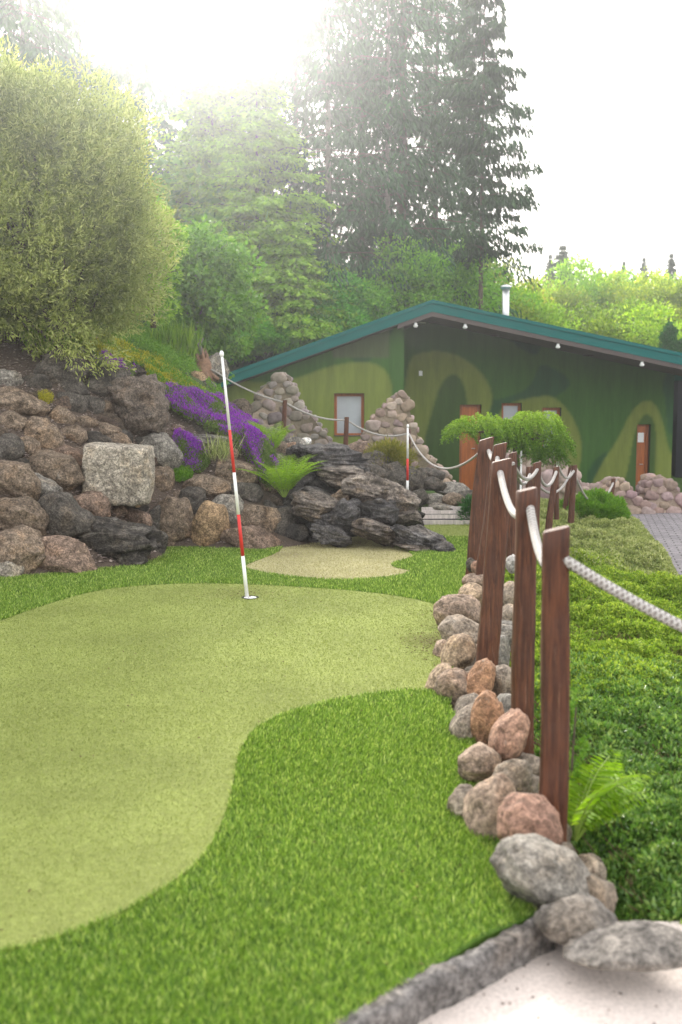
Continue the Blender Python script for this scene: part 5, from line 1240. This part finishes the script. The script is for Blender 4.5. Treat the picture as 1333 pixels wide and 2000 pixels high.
px_rock('boulder', 598, 862, 22, 16, 14.2, M_ROCK, (.8, .78, .75), 0, label='white round stone beside the upper fern', cat='boulder', cuts=0, lump=.05, sub=3)

for (px, py, w, h, Y, lab) in ((500,850,46,30,14.2,'grey stone below the pale squared rock'),(530,850,34,26,14.4,'small grey stone at the foot of the left pile'),(575,870,40,30,14.0,'stone under the little yellow sedum patch'),(620,885,40,24,14.2,'flat stone right of the white round stone'),(455,845,40,30,13.6,'dark stone left below the pale squared rock'),(585,895,50,30,13.3,'dark stone just above the broad slate cap'),(545,905,40,34,12.9,'dark stone between the two ferns')):
    px_rock('stone', px, py, w * 1.2, h * 1.2, Y, M_ROCK, GG, 0, label=lab, cat='stone', group='stones on the slope below the left pile', sub=4)
# ferns
def fern(base, n, ln, label, up=1.0, seed=0, az=None, arch=1.1, pinw=.012, plain=False):
    root = empty('fern', base); rs = np.random.default_rng(seed)
    for i in range(n):
        a = rs.uniform(0, 6.28) if az is None else az[i % len(az)] + rs.normal(0, .12)
        Lf = ln * rs.uniform(.75, 1.1); m = 24; t = np.linspace(0, 1, m); el = rs.uniform(.75, 1.25) * up
        ang = el - arch * t ** 1.5
        dr = np.cumsum(np.cos(ang)) * Lf / m; dz = np.cumsum(np.sin(ang)) * Lf / m
        dx = np.array([math.cos(a), math.sin(a), 0]); sd = np.array([-dx[1], dx[0], 0])
        q = dx * dr[:, None] + np.array([0, 0, 1]) * dz[:, None]
        tg = np.gradient(q, axis=0); tg /= np.linalg.norm(tg, axis=1, keepdims=True)
        P = []; D = []; Ls = []
        for s_ in (-1, 1):
            k = np.arange(4, m); pl = Lf * .17 * np.sin(np.pi * (k / m) ** .8) + .012
            P.append(q[k]); D.append(sd * s_ + tg[k] * .35 + np.array([0, 0, -.12])); Ls.append(pl)
        P = np.concatenate(P); D = np.concatenate(D); Ls = np.concatenate(Ls)
        D /= np.linalg.norm(D, axis=1, keepdims=True)
        # each pinna = serrated: several small leaflets along it
        PP = []; DD = []; LL = []
        tgk = np.concatenate([tg[4:], tg[4:]])
        for j in range(5):
            f = j / 5; PP.append(P + D * (Ls * f)[:, None]); LL.append(Ls * .42 * (1 - f * .5)); DD.append(D + tgk * .25)
        for j in range(5):
            f = (j + .5) / 5
            for s2 in (-1, 1): PP.append(P + D * (Ls * f)[:, None]); LL.append(Ls * .2 * (1.1 - f)); DD.append(tgk * s2 * .8 + D * .9)
        PP = np.concatenate(PP); DD = np.concatenate(DD); LL = np.concatenate(LL)
        if plain: PP, DD, LL = P, D, Ls * 1.25
        o = leafmesh('frond', PP, DD, LL, np.maximum(LL * (.17 if plain else .24), .003), M_FERN, root, var=np.clip(rng.normal(.5, .15, len(PP)) , 0, 1))
        mb = MB(); mb.tube([tuple(v) for v in q[::4]], [.004 * (1 - j * .1) for j in range(len(q[::4]))], 5); mb.build('stalk', M_MOSS_S, o)
    tag(root, label, 'fern', 'ferns'); return root
M_MOSS_S = simple("fern_stalk", (.22, .32, .05), .6)
fern(W(556, 975, 11.7), 24, .72, 'bright fern arching in front of the purple flowers beside the slate cap', 1.15, 1)
fern(W(530, 890, 12.9), 24, .58, 'upper yellow green fern next to the sedum patch', 1.2, 2)
fern(W(1122, 1650, 3.42), 12, .44, 'fern growing at the foot of the nearest post', 1.12, 3, az=[-.35, .3, 1.2, -.7, .8, .0, 1.5], arch=1.15, plain=True)
# little yew seedling by nearest post
P0 = W(1118, 1500, 3.6); N = 900
root = empty('conifer_seedling', (P0.x, P0.y, 0)); Pp = []; Dd = []
for i in range(14):
    a = random.uniform(0, 6.28); el = random.uniform(.1, 1.2); l = random.uniform(.07, .16); z0_ = random.uniform(.1, .42)
    t = rng.uniform(.2, 1, 70); d = np.array([math.cos(a) * math.cos(el), math.sin(a) * math.cos(el), math.sin(el)])
    Pp.append(np.array([0, 0, z0_]) + d * (t * l)[:, None]); Dd.append(d * .8 + unit(70))
leafmesh('foliage', np.concatenate(Pp), np.concatenate(Dd), .02, .005, M_MOSSG, root)
mb = MB(); mb.tube([(0, 0, -.1), (0, 0, .2), (.01, 0, .42)], [.006, .005, .003], 6); mb.build('stem', M_BARK, root); tag(root, 'bright green conifer seedling behind the nearest post', 'plant')

# small juniper bush by flag 2
b = W(768, 925, 14.3)
root = empty('dwarf_juniper', b); P, O = crown_pts(90, 60, (.36, .3, .26), (0, 0, .18), .12, .3, 5, 0, .3, -.3)
leafmesh('foliage', P, O + np.array([0, 0, .8]), .06, .012, m_leaf("golden_juniper", (.12, .13, .02), (.24, .24, .04), (.36, .30, .07), .3), root)
mb = MB(); mb.tube([(0, 0, -.1), (0, 0, .3)], [.02, .01], 6); mb.build('stem', M_BARK, root); tag(root, 'yellowish dwarf juniper in front of the middle masonry pile', 'shrub')
b = W(922, 1022, 13.6)
root = empty('dwarf_conifer', b); P, O = crown_pts(60, 60, (.16, .18, .22), (0, 0, .12), .1, .3, 6, 0, .3, -.5)
o = leafmesh('foliage', P, O + np.array([0, 0, .5]), .05, .014, M_SPRUCE, root); o.color = (1.6, 2, 1.5, 1)
mb = MB(); mb.tube([(0, 0, -.1), (0, 0, .2)], [.02, .01], 6); mb.build('stem', M_BARK, root); tag(root, 'small dark conifer clump at the right end of the white boards', 'shrub')

# cloud juniper on a stem
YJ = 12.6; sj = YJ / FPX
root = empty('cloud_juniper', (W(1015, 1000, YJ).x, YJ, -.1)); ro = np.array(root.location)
mb = MB(); topj = W(1005, 850, YJ) - root.location
mb.tube([(0, 0, 0), (.03, .02, .4), (-.02, 0, .75), topj], [.06, .05, .045, .03], 9)
for e in ((905, 845), (950, 840), (1060, 850), (1085, 870), (1030, 835)): mb.tube([topj * .9, topj * .5 + (W(e[0], e[1], YJ) - root.location) * .5 + Vector((0, 0, .03)), W(e[0], e[1], YJ) - root.location], [.03, .02, .008], 6)
mb.build('trunk', M_BARK, root, True)
PP = []; DD = []
for (cx_, cy_, wx, hz, dy) in ((898,838,20,20,.22),(925,828,30,20,.28),(958,830,22,22,.28),(985,838,22,18,.25),(1008,832,22,16,.25),(1035,818,30,16,.3),(1062,824,28,22,.3),(1080,842,18,26,.2),(1097,866,12,22,.18),(1058,860,34,18,.3),(1020,866,24,14,.25),(990,852,20,10,.2),(1040,880,26,12,.25),(1078,888,20,14,.2)):
    c = np.array(W(cx_, cy_, YJ)) - ro; n = 80
    u = unit(n); u[:, 2] = np.abs(u[:, 2]) * 1.2 - .25; base = c + u * np.array([wx * sj, dy, hz * sj]) * rng.uniform(.7, 1, (n, 1))
    # drooping tufts
    d = u * np.array([1, 1, .4]) + np.array([0, 0, -.15]); d /= np.linalg.norm(d, axis=1, keepdims=True)
    for j in range(26):
        t = rng.uniform(0, 1, n); pos = base + d * (t * .12)[:, None] + np.array([0, 0, -1]) * (t ** 2 * .13)[:, None] + rng.normal(0, .008, (n, 3)); PP.append(pos); DD.append(d * .7 + np.array([0, 0, -.5]) + rng.normal(0, .35, (n, 3)))
_p = np.concatenate(PP); leafmesh('crown', _p, np.concatenate(DD), .034, .011, M_JUNI, root, var=np.clip(rng.normal(.45, .18, len(_p)) + 1.6 * (_p[:, 2] - np.median(_p[:, 2])), 0, 1))  # upper leaves paler: new growth, plus sunlit tops put into the leaf colour
tag(root, 'cloud pruned juniper with spreading green pads in front of the doors', 'tree')
mb = MB(); a = W(1019, 880, 12.4); mb.tube([(a.x, 12.4, -.2), (a.x, 12.4, a.z)], .012, 8); o = mb.build('plant_stake', M_WPAINT, smooth=True); tag(o, 'white stake standing beside the cloud juniper stem', 'stake')

# ------------------------------------------------------------------ hedge / ground cover on the right
HC_ = []
for (x, y, z) in ((1.02, 3.0, -.06), (1.3, 2.75, -.16), (2.0, 2.8, -.22), (1.2, 3.6, .0), (1.0, 4.3, .02), (1.4, 4.8, .06), (2.2, 4.6, -.02), (1.3, 6, .06), (2.2, 6.5, .02), (1.4, 8, .08), (2.4, 8.8, -.02), (3.0, 8.4, -.15), (1.5, 10, .10), (2.6, 11, .02), (1.7, 12, .12), (3.2, 12.5, -.08),
                  (1.8, 14, .08), (3.6, 14, -.12), (2.4, 16, .0), (4.3, 16.5, -.2), (3.0, 18, -.15), (3.4, 6, -.3), (3.4, 3, -.4), (3.4, 10.5, -.22)): HC_.append((x, y, z))
HCA = np.array(HC_)
def hz_(x, y):
    d2 = (x[:, None] - HCA[:, 0]) ** 2 + (y[:, None] - HCA[:, 1]) ** 2; w = 1 / (d2 + .03) ** 1.6; return (w * HCA[:, 2]).sum(1) / w.sum(1)
HED = [(.82, 3.0), (.98, 2.74), (1.6, 2.62), (2.6, 2.5), (3.3, 4), (3.25, 7.6), (3.95, 11.3), (5.0, 16.2), (5.4, 19), (3.2, 19.2), (2.2, 16.5), (1.75, 13.8), (1.5, 12), (1.25, 10), (1.12, 8), (1.0, 6.5), (.95, 5), (.86, 4)]
def lump(x, y): return .5 * noise.noise(Vector((x * 1.6, y * 1.6, 0))) + .35 * noise.noise(Vector((x * 4.5, y * 4.5, 5))) + .18 * noise.noise(Vector((x * 11, y * 11, 9)))
def edge_dist(P, poly):
    best = np.full(len(P), 9.)
    for i in range(len(poly)):
        a = np.array(poly[i]); b = np.array(poly[(i + 1) % len(poly)]); ab = b - a; t = np.clip(((P - a) @ ab) / (ab @ ab), 0, 1); best = np.minimum(best, np.linalg.norm(P - a - t[:, None] * ab, axis=1))
    return best
def hedge(name, sel, dens, leaf, wid, mat, label, amp=.17, shoots=1.0):
    P = []
    for y in np.arange(2.4, 19.5, .25):
        d = dens * min(1, (4.2 / (y + .8)) ** 1.35); lim = .36 * (y + .5) + .3; n = int((min(5.6, lim) - .8) * .25 * d)
        if n > 0: P.append(np.stack([rng.uniform(.8, min(5.6, lim), n), rng.uniform(y, y + .25, n)], 1))
    P = np.concatenate(P); P = P[in_poly(P, HED)]; wob = np.array([noise.noise(Vector((x * 2, y * 2, 7))) for x, y in P[::4]]); wob = np.repeat(wob, 4)[:len(P)]
    P = P[sel(P[:, 0], P[:, 1] + wob * .8)]
    ed = edge_dist(P, HED); N = len(P)
    lm = np.array([lump(x, y) for x, y in P[:, :2]])
    kk = lm > rng.uniform(-.52, -.04, N) ; P, ed, lm = P[kk], ed[kk], lm[kk]; N = len(P)
    far = 1 + np.maximum(P[:, 1] - 4, 0) * .10
    z = hz_(P[:, 0], P[:, 1]) + amp * lm * 1.3
    g = H(P[:, 0], P[:, 1]); f = np.clip(ed / .3, 0, 1) ** .5; z = g + (z - g) * f
    dep = rng.uniform(0, 1, N) ** 2.2 * .13
    pos = np.stack([P[:, 0], P[:, 1], z - dep], 1)
    D = unit(N) * .75 + np.array([0, -.1, .75])
    var = np.clip(rng.normal(.48, .2, N) + .55 * lm, 0, 1)
    o = leafmesh(name, pos, D, leaf * far * rng.uniform(.6, 1.3, N), wid * far, mat, var=var); tag(o, label, 'ground cover', kind='stuff'); return o
hedge('hedge', lambda x, y: (y < 5.6), 40000, .027, .013, M_HEDGED, 'glossy dark green low cotoneaster cover at the near right of the fence')
hedge('hedge', lambda x, y: (y >= 5.0) & (y < 11.5 - (x - 2) * 0.9), 46000, .022, .012, M_HEDGEB, 'bright yellow green low hedge behind the posts')
hedge('hedge', lambda x, y: (y >= 10.8 - (x - 2) * 0.9), 60000, .024, .012, M_HEDGEV, 'pale variegated ground cover beside the paving')
# twiggy understorey so gaps read as stems and soil
mb = MB(); rs = random.Random(3)
for i in range(2600):
    y = rs.uniform(2.7, 8); x = rs.uniform(.95, .36 * y + .5); 
    if not in_poly(np.array([[x, y]]), HED)[0]: continue
    z = float(hz_(np.array([x]), np.array([y]))[0]); a = rs.uniform(0, 6.28); l = rs.uniform(.08, .2)
    mb.tube([(x, y, z - .16), (x + math.cos(a) * l * .5, y + math.sin(a) * l * .5, z - .07), (x + math.cos(a) * l, y + math.sin(a) * l, z + .0)], [.003, .0025, .001], 4, False)
o = mb.build('hedge_twigs', simple('reddish_twig', (.14, .07, .05), .8)); tag(o, 'reddish bare twigs showing through the low hedge', 'twigs', kind='stuff')
# dark sub-surface under leaves
xs = np.arange(.8, 5.6, .12); ys = np.arange(2.5, 19.3, .12); X, Y_ = np.meshgrid(xs, ys); P = np.stack([X.ravel(), Y_.ravel()], 1); ins = in_poly(P, HED)
g = H(P[:, 0], P[:, 1]); ed = edge_dist(P, HED); z = hz_(P[:, 0], P[:, 1]) + .12 * 1.3 * np.array([lump(x, y) for x, y in P]) - .12; z = np.where(ins, g + (z - g) * np.clip(ed / .35, 0, 1) ** .5, g - .02)
F = gridF(len(xs), len(ys)); F = F[ins[F].all(1)]
o = mesh_np('hedge_litter', np.stack([P[:, 0], P[:, 1], z], 1), F, simple('leaf_litter', (.035, .038, .018), .95, .5, 30, .8), smooth=True); tag(o, 'brown leaf litter heaped under the low hedge', 'litter', kind='stuff')
# green mound shrub
b = W(1160, 1005, 15.6); root = empty('mound_shrub', b); P, O = crown_pts(220, 110, (.48, .55, .33), (0, 0, -.02), .09, .75, 8, 0, .12, -.2)
leafmesh('foliage', P, O + np.array([0, 0, .4]), .05, .016, M_MOSSG, root); mb = MB()
for a in range(6): mb.tube([(0, 0, -.1), (math.cos(a) * .2, math.sin(a) * .2, .15)], [.015, .006], 5)
mb.build('stem', M_BARK, root); tag(root, 'smooth bright green mounded shrub by the corner of the paving', 'shrub')

# ------------------------------------------------------------------ air
mb = MB(); mb.box((0, 32, 16), (270, 210, 45)); o = mb.build('haze', None if False else M_DARK)
m = bpy.data.materials.new("haze_air"); m.use_nodes = True; t = m.node_tree; t.nodes.clear(); out = t.nodes.new("ShaderNodeOutputMaterial")
pv = t.nodes.new("ShaderNodeVolumePrincipled"); pv.inputs["Color"].default_value = (.95, .96, 1, 1); pv.inputs["Density"].default_value = .0029; pv.inputs["Anisotropy"].default_value = .845
t.links.new(pv.outputs[0], out.inputs["Volume"]); o.data.materials.clear(); o.data.materials.append(m); tag(o, kind='stuff', label='thin pale morning haze in the air', cat='haze')
